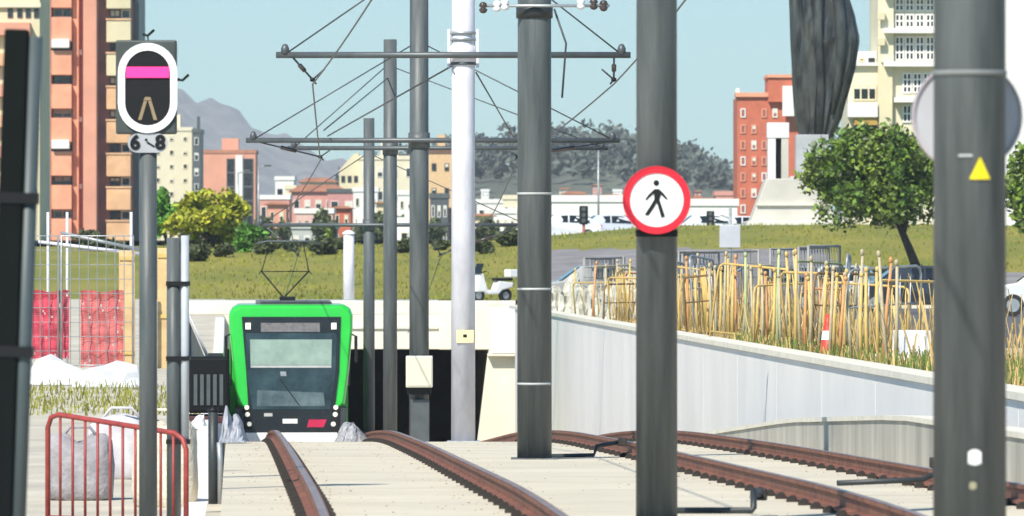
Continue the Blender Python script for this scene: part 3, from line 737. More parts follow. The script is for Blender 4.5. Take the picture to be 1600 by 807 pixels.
lean(mb).build('front_shell', M_green, tr, .015)
# body behind
bo = [(x * 1.0, z) for x, z in out]
mb = MB().prism(bo, .24, 5.0); mb.v = [(x * .985, y + .16, z) for x, z, y in [(a[0], a[2], a[1]) for a in mb.v]]
mb.build('cab_body', mat('tram_body_grey', (.45, .47, .48), .35), tr)
mb = MB().prism([(-1.32, .35), (-1.32, 3.1), (-1.1, 3.28), (1.1, 3.28), (1.32, 3.1), (1.32, .35)], 5.3, 30); mb.v = [(x, y, z - .045 * (y - 5.3) * 1.0) for x, y, z in mb.v]; mb.build('passenger_car', M_green, tr)
bx('gangway', M_black, tr, -1.1, 1.1, 5.16, 5.32, .5, 3.0)
for sx in (-1, 1):
    bx('side_window', M_glass, tr, sx * 1.285 - .02, sx * 1.285 + .02, 1.2, 4.6, 1.5, 2.7)
def fp(poly, y0, y1): return lean(MB().prism([(tx(a), tz(b)) for a, b in poly], y0, y1))
ms = fp([(380, 503.5), (535, 503.5), (532, 590), (526, 640), (533, 655), (532, 680), (524, 685), (391, 685), (382, 680), (381, 655), (390, 640), (387, 590)], -.03, .02).build('front_mask', mat('mask_black', (.012, .013, .014), .25), tr)
ws = fp([(386, 529), (529, 529), (526, 600), (518, 648), (397, 648), (389, 600)], -.040, -.031).build('windscreen', M_wind, tr)
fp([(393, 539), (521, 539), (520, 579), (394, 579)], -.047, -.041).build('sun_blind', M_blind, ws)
fp([(404, 618), (508, 622), (510, 643), (404, 643)], -.046, -.041).build('glass_reflection', mat('reflection_grey', (.035, .06, .07), .25, scale=2.2, col2=(.13, .18, .19)), ws)  # lighter panel imitating the reflection low in the windscreen
fp([(440, 589), (449, 589), (450, 596), (441, 596)], -.046, -.041).build('cab_fitting', M_galv, ws)
fp([(394, 579.5), (520, 579.5), (520, 583), (394, 583)], -.05, -.041).build('blind_rail', M_ring, ws)
MB().tube([(tx(470), -.01, tz(642)), (tx(440), .01, tz(600))], .012, 6).build('wiper', M_black, ws)
fp([(410, 513), (502, 513), (502, 527), (410, 527)], -.041, -.031).build('destination_display', mat('display_grey', (.16, .15, .15), .35, var=.3, scale=12), ms)
for px in (390, 524):
    fp([(px - 4, 513), (px + 4, 513), (px + 4, 523), (px - 4, 523)], -.05, -.031).build('marker_light', M_lamp, ms)
for sx, cx in ((1, 388), (-1, 527)):
    hp = fp([(cx - 6, 643), (cx + 6, 643), (cx + 6 + sx * 2, 680), (cx - 6 + sx * 2, 680)], -.045, -.031).build('headlight_cluster', M_black, ms)
    for q, py in enumerate((640 + 5, 656, 671)):
        cxx = tx(cx + sx * (0, 1, 4)[q]); zz = tz(py)
        lean(MB().prism(circ(.05, 16, cxx, zz), -.058, -.046)).build('lamp', M_lamp, hp)
fp([(444, 663), (467, 663), (467, 670), (444, 670)], -.042, -.031).build('number_plate', M_signw, ms)
fp([(415, 654), (428, 654), (428, 659), (415, 659)], -.041, -.031).build('emblem', M_ring, ms)
fp([(485, 664), (513, 664), (508, 676), (482, 676)], -.041, -.031).build('red_patch', mat('patch_red', (.45, .01, .06), .4), ms)  # plain red patch low on the mask
lean(MB().box(tx(386), tx(530), -.06, .3, .2, tz(684.5))).build('bumper', M_white, tr, .02)
for sx, px in ((-1, 359), (1, 555)):
    mr_ = MB().tube([(tx(px) - sx * .06, .35, tz(530)), (tx(px) + sx * .07, .22, tz(535))], .016, 6).build('mirror_arm', M_black, tr)
    bx('mirror', M_black, mr_, tx(px) + sx * .05 - .035, tx(px) + sx * .05 + .035, .15, .22, tz(575), tz(533), .01)
for a_, b_ in (((366, 489), (381, 506)), ((549, 489), (534, 506)), ((400, 484), (404, 507)), ((515, 484), (511, 507))):
    fp([(a_[0] - .6, a_[1]), (a_[0] + .6, a_[1]), (b_[0] + .6, b_[1]), (b_[0] - .6, b_[1])], .012, .03 if 0 else .06).build('panel_seam', M_pole_d, tr) if 0 else None
# sloping dark valance at the front lower corners
for sx, px in ((-1, 375), (1, 540)):
    lean(MB().prism([(tx(px + sx * 2), tz(690)), (tx(px - sx * 14), tz(690)), (tx(px - sx * 12), tz(646)), (tx(px + sx * 5), tz(646))], .0, 2.5)).build('corner_skirt', M_pole_d, tr)
bx('roof_unit', M_pole, tr, -.75, .9, .7, 4.2, tz(486), tz(479), .03)
bx('roof_edge', M_pole_d, tr, -.65, .85, .45, .69, tz(485), tz(480))
pa = thing('x', '', '') if 0 else None
mb = MB()
for a, b in (((447, 475), (412, 433)), ((447, 475), (487, 433)), ((412, 433), (488, 433)), ((412, 433), (424, 392)), ((487, 433), (478, 386)), ((408, 437), (414, 428)), ((491, 437), (485, 428))):
    mb.tube([(tx(a[0]), 3.0, tz(a[1])), (tx(b[0]), 3.4, tz(b[1]))], .017 if a[1] > 440 else .012, 6)
pg = mb.build('pantograph', M_black, tr)
bx('pantograph_base', M_black, tr, -.22, .12, 2.6, 3.6, tz(481), tz(473), .01)
MB().tube([(-.75, 3.4, tz(389)), (-.5, 3.4, tz(385)), (.45, 3.4, tz(385)), (.7, 3.4, tz(389))], .02, 8).build('collector', M_steel, pg)

# ------------------------------------------------------------------ trees
def leaves(name, m, parent, lobes, n, size, seed, shell=.55):
    rd = random.Random(seed); mb = MB(); tot = [l[3] * l[4] * l[5] for l in lobes]
    for _ in range(n):
        c = rd.choices(lobes, [t ** .7 for t in tot])[0]
        v = Vector((rd.gauss(0, 1), rd.gauss(0, 1), rd.gauss(0, 1))).normalized() * (shell + (1 - shell) * rd.random()) * rd.choice((1, 1, 1.0, .9, 1.08))
        p = Vector((c[0] + v.x * c[3], c[1] + v.y * c[4], c[2] + v.z * c[5]))
        a = Vector((rd.gauss(0, 1), rd.gauss(0, 1), rd.gauss(0, .7))).normalized(); b = a.cross(Vector((rd.gauss(0, 1), rd.gauss(0, 1), rd.gauss(0, 1)))).normalized()
        s1 = size * rd.uniform(.5, 1.2); s2 = s1 * rd.uniform(.4, .7)
        mb.add([p - a * s1, p + b * s2, p + a * s1, p - b * s2], [(0, 1, 2, 3)])
    return mb.build(name, m, parent, fix=False)
def tree(name, label, px, d, base_py, crown, m, seed, trunk_top, n=2600, size=.16, nl=16, lobe=.42, group=None, stem=.13, lean_px=0, cat='tree'):
    # crown: (cx, cy, halfwidth, halfheight) in photo pixels
    s = d / F; bz = Z(base_py, d); t = thing(name, label, cat, (X(px, d), d, bz), 0, group)
    cx, cz, hw, hh = (crown[0] - px) * s, Z(crown[1], d) - bz, crown[2] * s, crown[3] * s
    rd = random.Random(seed); lobes = []
    for k in range(nl):
        a = rd.uniform(0, 2 * math.pi); e = rd.uniform(-.8, 1); q = rd.uniform(.35, .72)
        ce = math.sqrt(max(0, 1 - e * e * .9))
        lobes.append((cx + math.cos(a) * ce * q * hw, math.sin(a) * ce * q * hw, cz + e * q * hh, hw * lobe * rd.uniform(.7, 1.15), hw * lobe, hh * lobe * rd.uniform(.7, 1.1)))
    leaves('crown', m, t, lobes, n, size, seed)
    tt = Vector(((trunk_top[0] - px) * s, 0, Z(trunk_top[1], d) - bz)); mb = MB()
    mb.tube([(0, 0, -.1), tt * .5 + Vector((lean_px * s, 0, 0)), tt], [stem, stem * .8, stem * .6], 10)
    for k in range(7):
        l = lobes[k]; mb.tube([tt * rd.uniform(.75, 1), ((tt.x + l[0]) / 2, l[1] * .5, (tt.z + l[2]) / 2 - .05), (l[0], l[1], l[2])], [stem * .5, stem * .35, stem * .12], 6)
    mb.build('trunk', M_bark, t)
    return t
tree('round_tree', 'large round dark green tree standing right of the statue', 1436, 290, 425, (1368, 284, 130, 102), M_leafd, 21, (1404, 350), n=19000, size=.13, nl=56, lobe=.33, stem=.2)
tree('round_tree', 'green tree at the right edge behind the nearest mast', 1612, 280, 440, (1622, 300, 60, 90), M_leafd, 22, (1616, 350), n=4200, size=.16, nl=22, lobe=.45, stem=.2)
tree('leafy_tree', 'yellow green tree left of the tram below the orange block', 335, 335, 432, (330, 345, 84, 56), M_leafy, 23, (332, 375), n=5200, size=.17, nl=26, lobe=.31, stem=.14)
tree('leafy_tree', 'fresh green bushy tree right below the yellow green one', 388, 325, 438, (386, 388, 34, 48), M_leafg, 24, (388, 410), n=2600, size=.15, nl=12, lobe=.45, stem=.1)
tree('leafy_tree', 'small fresh green tree right of the signal pole', 262, 345, 440, (262, 335, 32, 40), M_leafg, 25, (262, 380), n=2200, size=.16, nl=10, lobe=.45, stem=.1)
tree('leafy_tree', 'dull green bush behind the compound scaffold', 150, 330, 450, (150, 392, 60, 30), mat('leaf_olive', (.06, .075, .025), .7, island=.5, var=.3), 26, (150, 420), n=1700, size=.16, nl=14, lobe=.42, stem=.08)
for i, (px, top, lab) in enumerate(((425, 372, 'thin young tree with a sparse crown right of the fresh green tree'), (470, 378, 'thin young tree with a sparse crown above the pantograph'), (515, 352, 'slender dark cypress tree left of the white post'))):
    tree('young_tree', lab, px, 330 + 4 * i, 455, (px, (top + 412) / 2 if i < 2 else 392, 16 if i < 2 else 8, (412 - top) / 2 if i < 2 else 42), M_leafd if i == 2 else mat('leaf_olive', (.06, .075, .025)), 40 + i, (px, 400), n=420 if i < 2 else 700, size=.12, nl=9, lobe=.5, stem=.06, group='young trees behind the tram')
tree('skyline_tree', 'lone dark umbrella pine on the skyline right of the pale mast', 738, 1500, 322, (738, 262, 17, 14), M_leaff, 31, (738, 275), n=900, size=.9, nl=8, lobe=.5, stem=.4)
bsh = None; shr = None
for i, (px, d, q, lab) in enumerate(((305, 312, 1.2, 'low olive shrub on the lawn left of the yellow green tree'), (352, 318, .9, 'low olive shrub on the lawn under the yellow green tree'), (418, 322, 1.1, 'low olive shrub on the lawn left of the pantograph'), (452, 326, .8, 'low olive shrub on the lawn above the pantograph'),
        (500, 320, 1.2, 'low olive shrub on the lawn right of the pantograph'), (528, 328, .9, 'low olive shrub on the lawn beside the white post'), (640, 322, 1.0, 'low olive shrub on the lawn between the slim masts'), (690, 326, .8, 'low olive shrub on the lawn left of the pale mast'), (752, 318, 1.0, 'low olive shrub on the lawn right of the pale mast'), (790, 326, 1.2, 'low olive shrub on the lawn left of the mast with pale rings'))):
    if shr is None: shr = o = tree('shrub', lab, px, d, 405, (px, 392, 22, 16), mat('leaf_olive', (.06, .075, .025)), 71, (px, 396), n=800, size=.12, nl=10, lobe=.5, stem=.04, group='shrubs on the lawn', cat='shrub')
    else: o = copy_tree(shr); o['label'] = lab
    x = X(px, d); o.location = (x, d, mound_z(x, d) - .03); o.rotation_euler = (0, 0, i * 1.3); o.scale = (q, q, q)
for i, (px, lab) in enumerate(((296, ''), (348, ''), (405, ''), (438, ''), (482, ''), (508, ''), (556, ''), (590, ''), (632, ''), (680, ''), (752, ''), (800, ''))):
    d = 560 + 9 * (i * 5 % 7); 
    if bsh is None: bsh = o = tree('street_tree', 'dull green street tree in the row before the town houses', px, d, 392, (px, 366, 24, 24), mat('leaf_street', (.075, .095, .03), .7, island=.6, var=.35), 60, (px, 375), n=900, size=.26, nl=12, lobe=.45, stem=.12, group='street trees before the town houses')
    else: o = copy_tree(bsh)
    o.location = (X(px, d), d, CZ + lerp_tab(FAR, d) - .05); o.rotation_euler = (0, 0, i * 1.7); q = .75 + .5 * ((i * 37 % 11) / 11); o.scale = (q, q, q * (1 + .2 * (i % 2)))
# wooded hill: far wood as one mass
mb = MB(); rd = random.Random(5)
prof = [(480, 352), (560, 318), (660, 290), (740, 274), (860, 262), (960, 262), (1060, 282), (1110, 306), (1180, 330), (1300, 350)]
for _ in range(620):
    px = rd.uniform(540, 1230); t = rd.random() ** .6
    dd = 1500 + 260 * t; base = 11 + (Z(lerp_tab(prof, px), 1900) - 11) * math.sin(min(1, (1 - (1900 - dd) / 500) / .7) * math.pi / 2) ** 1.2
    hh = rd.uniform(3, 6.5) * (1.35 if rd.random() < .15 else 1); ww = hh * rd.uniform(.35, .6)
    for _q in range(42):
        v = Vector((rd.gauss(0, 1), rd.gauss(0, 1), rd.gauss(0, 1))).normalized() * rd.uniform(.55, 1)
        p = Vector((X(px, dd) + v.x * ww, dd + v.y * ww, base + hh * .62 + v.z * hh * .5)); s1 = rd.uniform(.5, 1.1)
        a = Vector((rd.gauss(0, 1), rd.gauss(0, 1), rd.gauss(0, 1))).normalized(); b = a.orthogonal().normalized()
        mb.add([p - a * s1, p + b * s1 * .6, p + a * s1, p - b * s1 * .6], [(0, 1, 2, 3)])
tag(mb.build('distant_wood', M_leaff, fix=False), 'hazy dark wood covering the distant hill', 'wood', kind='stuff')
# weeds along the wall
def weeds(name, label, m, n, f, h0, h1, seed):
    rd = random.Random(seed); mb = MB()
    for _ in range(n):
        x, y, z = f(rd); h = rd.uniform(h0, h1) * rd.random() ** .3; a = rd.random() * 6.28; ww = rd.uniform(.008, .022); lx, ly = rd.uniform(-.3, .3) * h, rd.uniform(-.3, .3) * h
        mb.add([(x - ww * math.cos(a), y - ww * math.sin(a), z), (x + ww * math.cos(a), y + ww * math.sin(a), z), (x + lx + ww * .4, y + ly, z + h), (x + lx - ww * .4, y + ly, z + h)], [(0, 1, 2, 3)])
    return tag(mb.build(name, m, fix=False), label, 'weeds', kind='stuff')
def strip(u0, u1, y0, y1, pw=1.):
    def f(rd):
        y = y0 + (y1 - y0) * rd.random() ** pw; return TX(y, rd.uniform(u0, u1)), y, side_z(y, False) - .01
    return f
weeds('dry_weeds', 'straw coloured dry weeds along the top of the right wall', M_weed, 11000, strip(6.45, 8.6, 62, 205), .06, .30, 1)
weeds('green_weeds', 'patchy green weeds at the feet of the works barriers', M_weedg, 5200, strip(6.5, 8.2, 78, 122), .06, .30, 2)
weeds('tall_canes', 'tall straw coloured canes standing among the works barriers', M_weed, 1100, strip(6.7, 9.2, 86, 175), .4, 1.2, 3)
mb = MB(); mb.grid([[(TX(y, u), y, side_z(y, False) + .008) for u in (6.45, 7.5, 9.3)] for y in range(10, 262, 8)], False)
struct(mb.build('dry_verge', M_dryg))
def fl(rd):
    y = rd.uniform(75, 150); return X(rd.uniform(-60, 330), y), y, LG - .01
weeds('compound_weeds', 'yellow green weeds scattered over the left compound', mat('compound_weed', (.20, .20, .03), .8, island=.5), 1300, lambda rd: ((lambda y: (X(rd.uniform(20, 335), y), y, LG - .01))(rd.uniform(112, 136))), .05, .2, 4)
rd = random.Random(9); mb = MB()
for _ in range(2600):
    y = 44 + 66 * rd.random(); u = rd.choice((-.7175, .7175, 2.8825, 4.3175)) + rd.gauss(0, .28) if rd.random() < .75 else rd.uniform(-1.3, 5.2)
    if not -1.3 < u < 5.2: continue
    q = rd.uniform(.003, .011) * (1.6 if rd.random() < .06 else 1); x = TX(y, u); z = G(y)
    mb.add([(x - q, y - q, z), (x + q, y - q * .6, z), (x + q * .2, y + q, z), (x + rd.uniform(-.3, .3) * q, y, z + q * rd.uniform(.5, .9))], [(0, 1, 3), (1, 2, 3), (2, 0, 3)])
tag(mb.build('loose_stones', mat('loose_stone', (.26, .20, .15), .95, island=.6), fix=False), 'loose brown stones scattered on the track slab', 'stones', kind='stuff')
# pale rubble behind the barriers
for i, (px, d, lab) in enumerate(((880, 196, 'pale rubble heap right of the mast with pale rings'), (925, 178, 'pale rubble heap in the middle behind mesh panels'), (972, 168, 'pale rubble heap left of the sign mast'))):
    crumple('rubble_heap', lab, 'heap', mat('pale_rubble', (.48, .46, .38), .95, var=.4, scale=4), (X(px, d), d, side_z(d, False)), 1.15, 4, 1.15, 30 + i, n=18, group='pale rubble heaps', peaks=4)

# ------------------------------------------------------------------ small things on the right
d = 103.; t = thing('traffic_cone', 'red plastic cone on the wall among yellow barriers', 'cone', (TX(d, 6.72) + .0, d, side_z(d, False)))
MB().lathe([(.0, .62), (.03, .62), (.05, .5), (.12, .05), (.16, .04)], 20).build('cone_body', mat('cone_red', (.62, .05, .03), .5), t)
bx('cone_base', mat('cone_red', (.6, .05, .03)), t, -.19, .19, -.19, .19, 0, .04, .01)
MB().lathe([(.089, .28), (.069, .4)], 20).build('cone_band', M_signw, t)
d = 97.; t = thing('concrete_block', 'white concrete block on the verge left of the nearest mast', 'block', (X(1428, d), d, side_z(d, False)), R(12))
MB().prism([(-.24, 0), (.24, 0), (.24, .06), (.16, .14), (.14, .46), (-.14, .46), (-.16, .14), (-.24, .06)], -.3, .5).build('block', M_white, t, .01)
bx('lifting_slot', M_kerb, t, -.06, .06, -.305, -.28, .0, .07)
crumple('pale_sandbag', 'pale sandbag lying left of the white block', 'sandbag', M_tarp, (X(1385, 99), 99, side_z(99, False)), .5, .5, .16, 77, n=10)

def car(label, col, loc, rz, group, van=False, dark=True):
    t = thing('parked_car', label, 'car', loc, rz, group)
    m = mat('car_paint_%.2f_%.2f_%.2f' % col, col, .25, var=.03, coat=.6)
    L, W, H = 4.2, 1.74, 1.46
    prof = [(-2.1, .32), (-2.1, .62), (-2.02, .8), (-1.2, .93), (-.55, 1.42), (-.1, H), (.9, H - .02), (1.55, 1.2), (1.95, .95), (2.08, .75), (2.1, .35), (1.75, .25), (-1.75, .25)]
    mb = MB(); n = len(prof)
    sect = [(-W / 2 + .04, .97), (-W / 2, 1), (W / 2, 1), (W / 2 - .04, .97)]
    for y_, k_ in ((-W / 2, 0), (W / 2, 0)):
        for x, z in prof:
            tap = .17 if z > 1.0 else (.0 if z > .4 else .04)
            mb.v.append((x, y_ + (tap if y_ < 0 else -tap), z))
    mb.f = [tuple(range(n))[::-1], tuple(range(n, 2 * n))] + [(i, (i + 1) % n, (i + 1) % n + n, i + n) for i in range(n)]; mb.sm = [False] * len(mb.f)
    body = mb.build('body', m, t, .05)
    for sy in (-1, 1):
        w_ = []
        for x, z in ((-1.02, .98), (-.5, 1.36), (.2, 1.40), (.2, .98)): w_.append((x, sy * (W / 2 - (.06 if z < 1 else .15)) , z))
        for k, poly in enumerate([[(-1.02, .99), (-.5, 1.35), (.2, 1.39), (.2, .99)], [(.28, .99), (.28, 1.39), (.88, 1.37), (1.4, 1.16), (1.42, .99)]]):
            mb = MB(); q = len(poly)
            mb.add([(x, sy * (W / 2 - .17 + (.12 * (1.4 - z) / .42 if z < 1 else 0) + o_), z) for o_ in (.0, .02) for x, z in poly], [tuple(range(q)), tuple(range(2 * q - 1, q - 1, -1))] + [(i, (i + 1) % q, (i + 1) % q + q, i + q) for i in range(q)])
            mb.v = [(x, y if z > 1.0 else y, z) for x, y, z in mb.v]
            mb.build('side_window', M_glass, t)
        for x in (-1.3, 1.3):
            ty = MB().tube([(x, sy * (W / 2 - .2), .31), (x, sy * (W / 2 + .015), .31)], .31, 20).build('wheel', M_rubber, t)
            MB().tube([(x, sy * (W / 2 - .1), .31), (x, sy * (W / 2 + .022), .31)], .19, 16).build('rim', M_galv, ty)
    MB().add([(-1.17, -.66, .97), (-1.17, .66, .97), (-.58, .58, 1.39), (-.58, -.58, 1.39), (-1.2, -.66, .99), (-1.2, .66, .99), (-.61, .58, 1.41), (-.61, -.58, 1.41)], [(0, 1, 2, 3), (4, 7, 6, 5), (0, 4, 5, 1), (1, 5, 6, 2), (2, 6, 7, 3), (3, 7, 4, 0)]).build('windscreen', M_glass, t)
    MB().add([(1.58, -.6, 1.2), (1.58, .6, 1.2), (1.05, .56, 1.42), (1.05, -.56, 1.42), (1.61, -.6, 1.22), (1.61, .6, 1.22), (1.08, .56, 1.44), (1.08, -.56, 1.44)], [(0, 1, 2, 3), (4, 7, 6, 5), (0, 4, 5, 1), (1, 5, 6, 2), (2, 6, 7, 3), (3, 7, 4, 0)]).build('rear_window', M_glass, t)
    for sy in (-1, 1):
        bx('headlight', M_lamp if 0 else M_signw, t, -2.13, -2.0, sy * .6 - .17, sy * .6 + .17, .62, .76, .02)
        bx('tail_light', M_red, t, 2.02, 2.12, sy * .66 - .13, sy * .66 + .13, .7, .85, .02)
    return t
g1 = 'cars parked beyond the works barriers'
def rz_(a): return R(a)
dk = (.03, .033, .04)
car('dark grey car side on at the roadside left of the nearest mast', dk, (X(1428, 236), 236, side_z(236, False) + .02), R(4), g1)
car('white car showing its wheel at the right edge of the view', (.75, .75, .74), (X(1655, 215), 215, side_z(215, False) + .02), R(-3), g1)
car('white hatchback seen end on behind the last orange barriers', (.72, .72, .72), (X(1318, 246), 246, side_z(246, False) + .02), R(78), g1)
car('black car glimpsed between barriers right of the sign mast', (.015, .016, .018), (X(1105, 246), 246, side_z(246, False) + .02), R(8), g1)
car('dull mauve grey car behind barriers below the grey road sign', (.16, .14, .16), (X(1190, 240), 240, side_z(240, False) + .02), R(2), g1)
car('steel grey car behind barriers, second from the road sign', (.13, .14, .15), (X(1262, 252), 252, side_z(252, False) + .02), R(-5), g1)
car('dark green car end on behind the barriers near the cone', (.03, .05, .04), (X(1148, 256), 256, side_z(256, False) + .02), R(70), g1)
car('pale grey car behind the rubble heaps left of the sign mast', (.40, .39, .37), (X(930, 258), 258, side_z(258, False) + .02), R(6), g1)
g2 = 'cars on the road beyond the lawn'
FZ = lambda d: CZ + lerp_tab(FAR, d)
for i, (px, d, c_, a, lab) in enumerate(((880, 430, (.78, .78, .77), 5, 'white car beyond the lawn, nearest to the mast with pale rings'), (945, 436, (.6, .62, .66), 8, 'silver car beyond the lawn left of the sign mast'),
        (1010, 440, (.77, .77, .76), 4, 'white car beyond the lawn half hidden by the round sign'), (1096, 436, (.76, .76, .74), 6, 'white car beyond the lawn right of the sign mast'), (1152, 450, (.72, .73, .75), 2, 'pale car beyond the lawn by the foot of the red building'))):
    car(lab, c_, (X(px, d), d, FZ(d) + .0), R(a), g2)
struct(MB().grid([[(x, y, FZ(y) + .01) for x in range(-30, 40, 5)] for y in (424, 436, 450)], False).build('far_road', M_asph))
# white scooter on the bridge
d = 255.; t = thing('scooter', 'white scooter parked on the bridge right of the pale mast', 'scooter', (X(768, d), d, CZ - 1.48), R(35))
for x in (-.55, .55):
    wl = MB().tube([(x, -.05, .24), (x, .05, .24)], .24, 18).build('wheel', M_rubber, t)
    MB().tube([(x, -.055, .24), (x, .055, .24)], .12, 12).build('rim', M_galv, wl)
MB().prism([(-.72, .36), (-.35, .36), (-.2, .28), (.2, .28), (.35, .42), (.75, .5), (.8, .66), (.2, .72), (.05, .42), (-.25, .42), (-.42, .98), (-.56, .98)], -.16, .16).build('body', M_white, t, .04)
bx('seat', M_black, t, .1, .78, -.15, .15, .72, .82, .03)
MB().tube([(-.44, -.33, 1.04), (-.5, 0, .98), (-.44, .33, 1.04)], .02, 8).build('handlebar', M_black, t)
MB().prism([(-.62, .95), (-.56, .95), (-.44, 1.3), (-.47, 1.3)], -.18, .18).build('windshield', M_glass, t)
bx('top_box', M_white, t, .62, .95, -.17, .17, .84, 1.1, .03)
# posts and signs beyond
d = 245.; t = thing('white_post', 'stout white post on the bridge just right of the tram roof', 'post', (X(545, d), d, CZ - 1.49))
MB().tube([(0, 0, 0), (0, 0, 2.25)], [.18, .17], 20).build('post', M_wmast, t); MB().lathe([(.2, 2.25), (.2, 2.3), (.1, 2.36), (0, 2.38)], 18).build('cap', M_white, t); MB().lathe([(.24, 0), (.24, .12), (.18, .16)], 18).build('base', M_white, t)
d = 262.; t = thing('road_sign', 'grey rectangular road sign on a post left of the red building', 'sign', (X(1141, d), d, CZ - 1.6), R(-8))
MB().tube([(0, 0, 0), (0, 0, 3.3)], .05, 12).build('post', M_galv, t); bx('panel', M_signback, t, -.36, .36, -.1, -.06, 1.95, 2.72, .02)
bx('frame', M_galv, t, -.33, .33, -.058, -.03, 2.3, 2.36)
def tlight(label, px, d, top, base, m):
    t = thing('traffic_light', label, 'traffic light', (X(px, d), d, Z(base, d)), 0, 'traffic lights by the far road'); s = d / F; H = (base - top) * s
    MB().tube([(0, 0, 0), (0, 0, H - .5)], .07, 10).build('pole', m, t); bx('head', M_black, t, -.2, .2, -.15, .15, H - .85, H, .05)
    for k in range(3): MB().prism(circ(.1, 12, 0, H - .15 - .26 * k), -.17, -.15).build('lens', M_steel, t)
tlight('traffic light on a rust red pole beyond the fence, left of the sign', 912, 350, 322, 402, mat('rust_pole', (.35, .10, .06), .6))
tlight('traffic light on a grey pole beyond the lawn, right of the sign', 1110, 400, 330, 372, M_galv)
for i, (px, top, lab) in enumerate(((372, 270, 'thin lamp post left of the yellow green tree top'), (404, 262, 'thin lamp post with dark head right of the orange block'), (935, 232, 'thin street lamp in front of the wooded hill'))):
    d = 480; t = thing('street_lamp', lab, 'street lamp', (X(px, d), d, FZ(d)), 0, 'street lamps'); H = Z(top, d) - FZ(d)
    MB().tube([(0, 0, 0), (0, 0, H)], [.09, .05], 10).build('pole', M_galv, t); MB().tube([(0, 0, H - .05), (.5, -.1, H + .12)], .035, 8).build('arm', M_galv, t); bx('lamp_head', M_steel, t, .35, .8, -.2, .0, H + .06, H + .17, .03)

# ------------------------------------------------------------------ statue
d = 352.; s = d / F; bz = Z(352, d)
st = thing('statue', 'huge dark bronze robed statue rising out of view above its plinth', 'statue', (X(1285, d), d, Z(212, d)))
sec = [(214, 1250, 1302), (180, 1241, 1316), (140, 1238, 1327), (100, 1236, 1338), (62, 1234, 1343), (30, 1233, 1337), (0, 1232, 1327), (-40, 1234, 1318), (-90, 1240, 1312), (-140, 1246, 1306), (-175, 1258, 1296), (-200, 1262, 1292), (-222, 1268, 1286)]
n = 48; vs = []
for q, (py, a, b) in enumerate(sec):
    hw = (b - a) / 2 * s; cx = ((a + b) / 2 - 1285) * s; z = Z(py, d) - st.location.z
    for k in range(n):
        th = 2 * math.pi * k / n
        fold = 1 + .11 * math.sin(th * 7 + q * .35) + .07 * math.sin(th * 13 - q * .7) + .05 * math.sin(q * 2.3 + th * 5) - (.20 * math.exp(-((th - 4.72) / .13) ** 2)) - .12 * math.exp(-((th - 5.3) / .1) ** 2)
        fold = fold if q < 10 else 1
        ex = math.copysign(abs(math.cos(th)) ** .8, math.cos(th))
        vs.append((cx + hw * ex * min(1.0, fold + .05), hw * .62 * math.sin(th) * fold, z + .16 * math.sin(k * 2.1 + q)))
fs = [(i * n + k, i * n + (k + 1) % n, (i + 1) * n + (k + 1) % n, (i + 1) * n + k) for i in range(len(sec) - 1) for k in range(n)] + [tuple(range((len(sec) - 1) * n, len(sec) * n)), tuple(range(n))[::-1]]
MB().add(vs, fs, False).build('robe', M_bronze, st)
# a raised sash fold down the middle
sash = [((1279 - 1285) * s + .06 * math.sin(q), -(b - a) / 2 * s * .57 - .02, Z(py, d) - st.location.z) for q, (py, a, b) in enumerate(sec[0:11])]
MB().tube(sash, [.16, .18, .2, .21, .23, .24, .25, .24, .23, .2, .18], 10).build('sash', M_bronze, st)
sash = [((1279 + 14 * math.sin(q * .5) + 20 - 1285) * s, -(b - a) / 2 * s * .55 - .02, Z(py, d) - st.location.z) for q, (py, a, b) in enumerate(sec[1:10])]
MB().tube(sash, [.05, .16, .2, .26, .24, .25, .2, .18, .1], 10).build('sleeve', M_bronze, st)
pd = thing('plinth', 'pale stone plinth with stepped base under the bronze statue', 'plinth', (X(1240, d), d, bz - .5))
xx = lambda px: (px - 1240) * s
zz = lambda py: Z(py, d) - bz + .5
bx('column', M_stone, pd, xx(1234), xx(1300), -.9, 1.2, zz(292), zz(276) - .003, .03)
bx('pedestal', mat('grey_stone', (.40, .41, .43), .8, var=.15, scale=1), pd, xx(1232), xx(1296), -.88, 1.1, zz(290), zz(195) if 0 else zz(279), .02)
bx('shaft_block', mat('grey_stone', (.40, .41, .43)), pd, xx(1243), xx(1294), -.75, .9, zz(274), zz(211), .03)
MB().prism([(xx(1170), zz(352) - .5), (xx(1312), zz(352) - .5), (xx(1306), zz(340)), (xx(1270), zz(280)), (xx(1196), zz(280)), (xx(1172), zz(345))], -1.6, 2.6).build('sloped_base', M_stone, pd, .05)
MB().box(xx(1165), xx(1330), -2.4, 3.2, zz(360) - .6, zz(346)).build('step', M_cope, pd, .03)
MB().box(xx(1180), xx(1300), -1.75, -1.62, zz(322), zz(318)).build('moulding', M_cope, pd)
# pale gate pier with a dark slit left of the plinth
pr = thing('stone_pier', 'white stone pier with a dark slot left of the statue', 'pier', (X(1218, 358), 358, bz - .5))
s3 = 358 / F; q3 = lambda py: Z(py, 358) - bz + .5
bx('left_leg', M_white, pr, -18 * s3, -6 * s3, 0, 1.2, 0, q3(216) - .003); bx('right_leg', M_stone, pr, 3 * s3, 14 * s3, 0, 1.2, 0, q3(216) - .003)
bx('lintel', M_white, pr, -19 * s3, 15 * s3, -.04, 1.24, q3(216), q3(192), .02); bx('slot_back', M_black, pr, -6.2 * s3, 3.2 * s3, .5, .6, 0, q3(216) - .01)

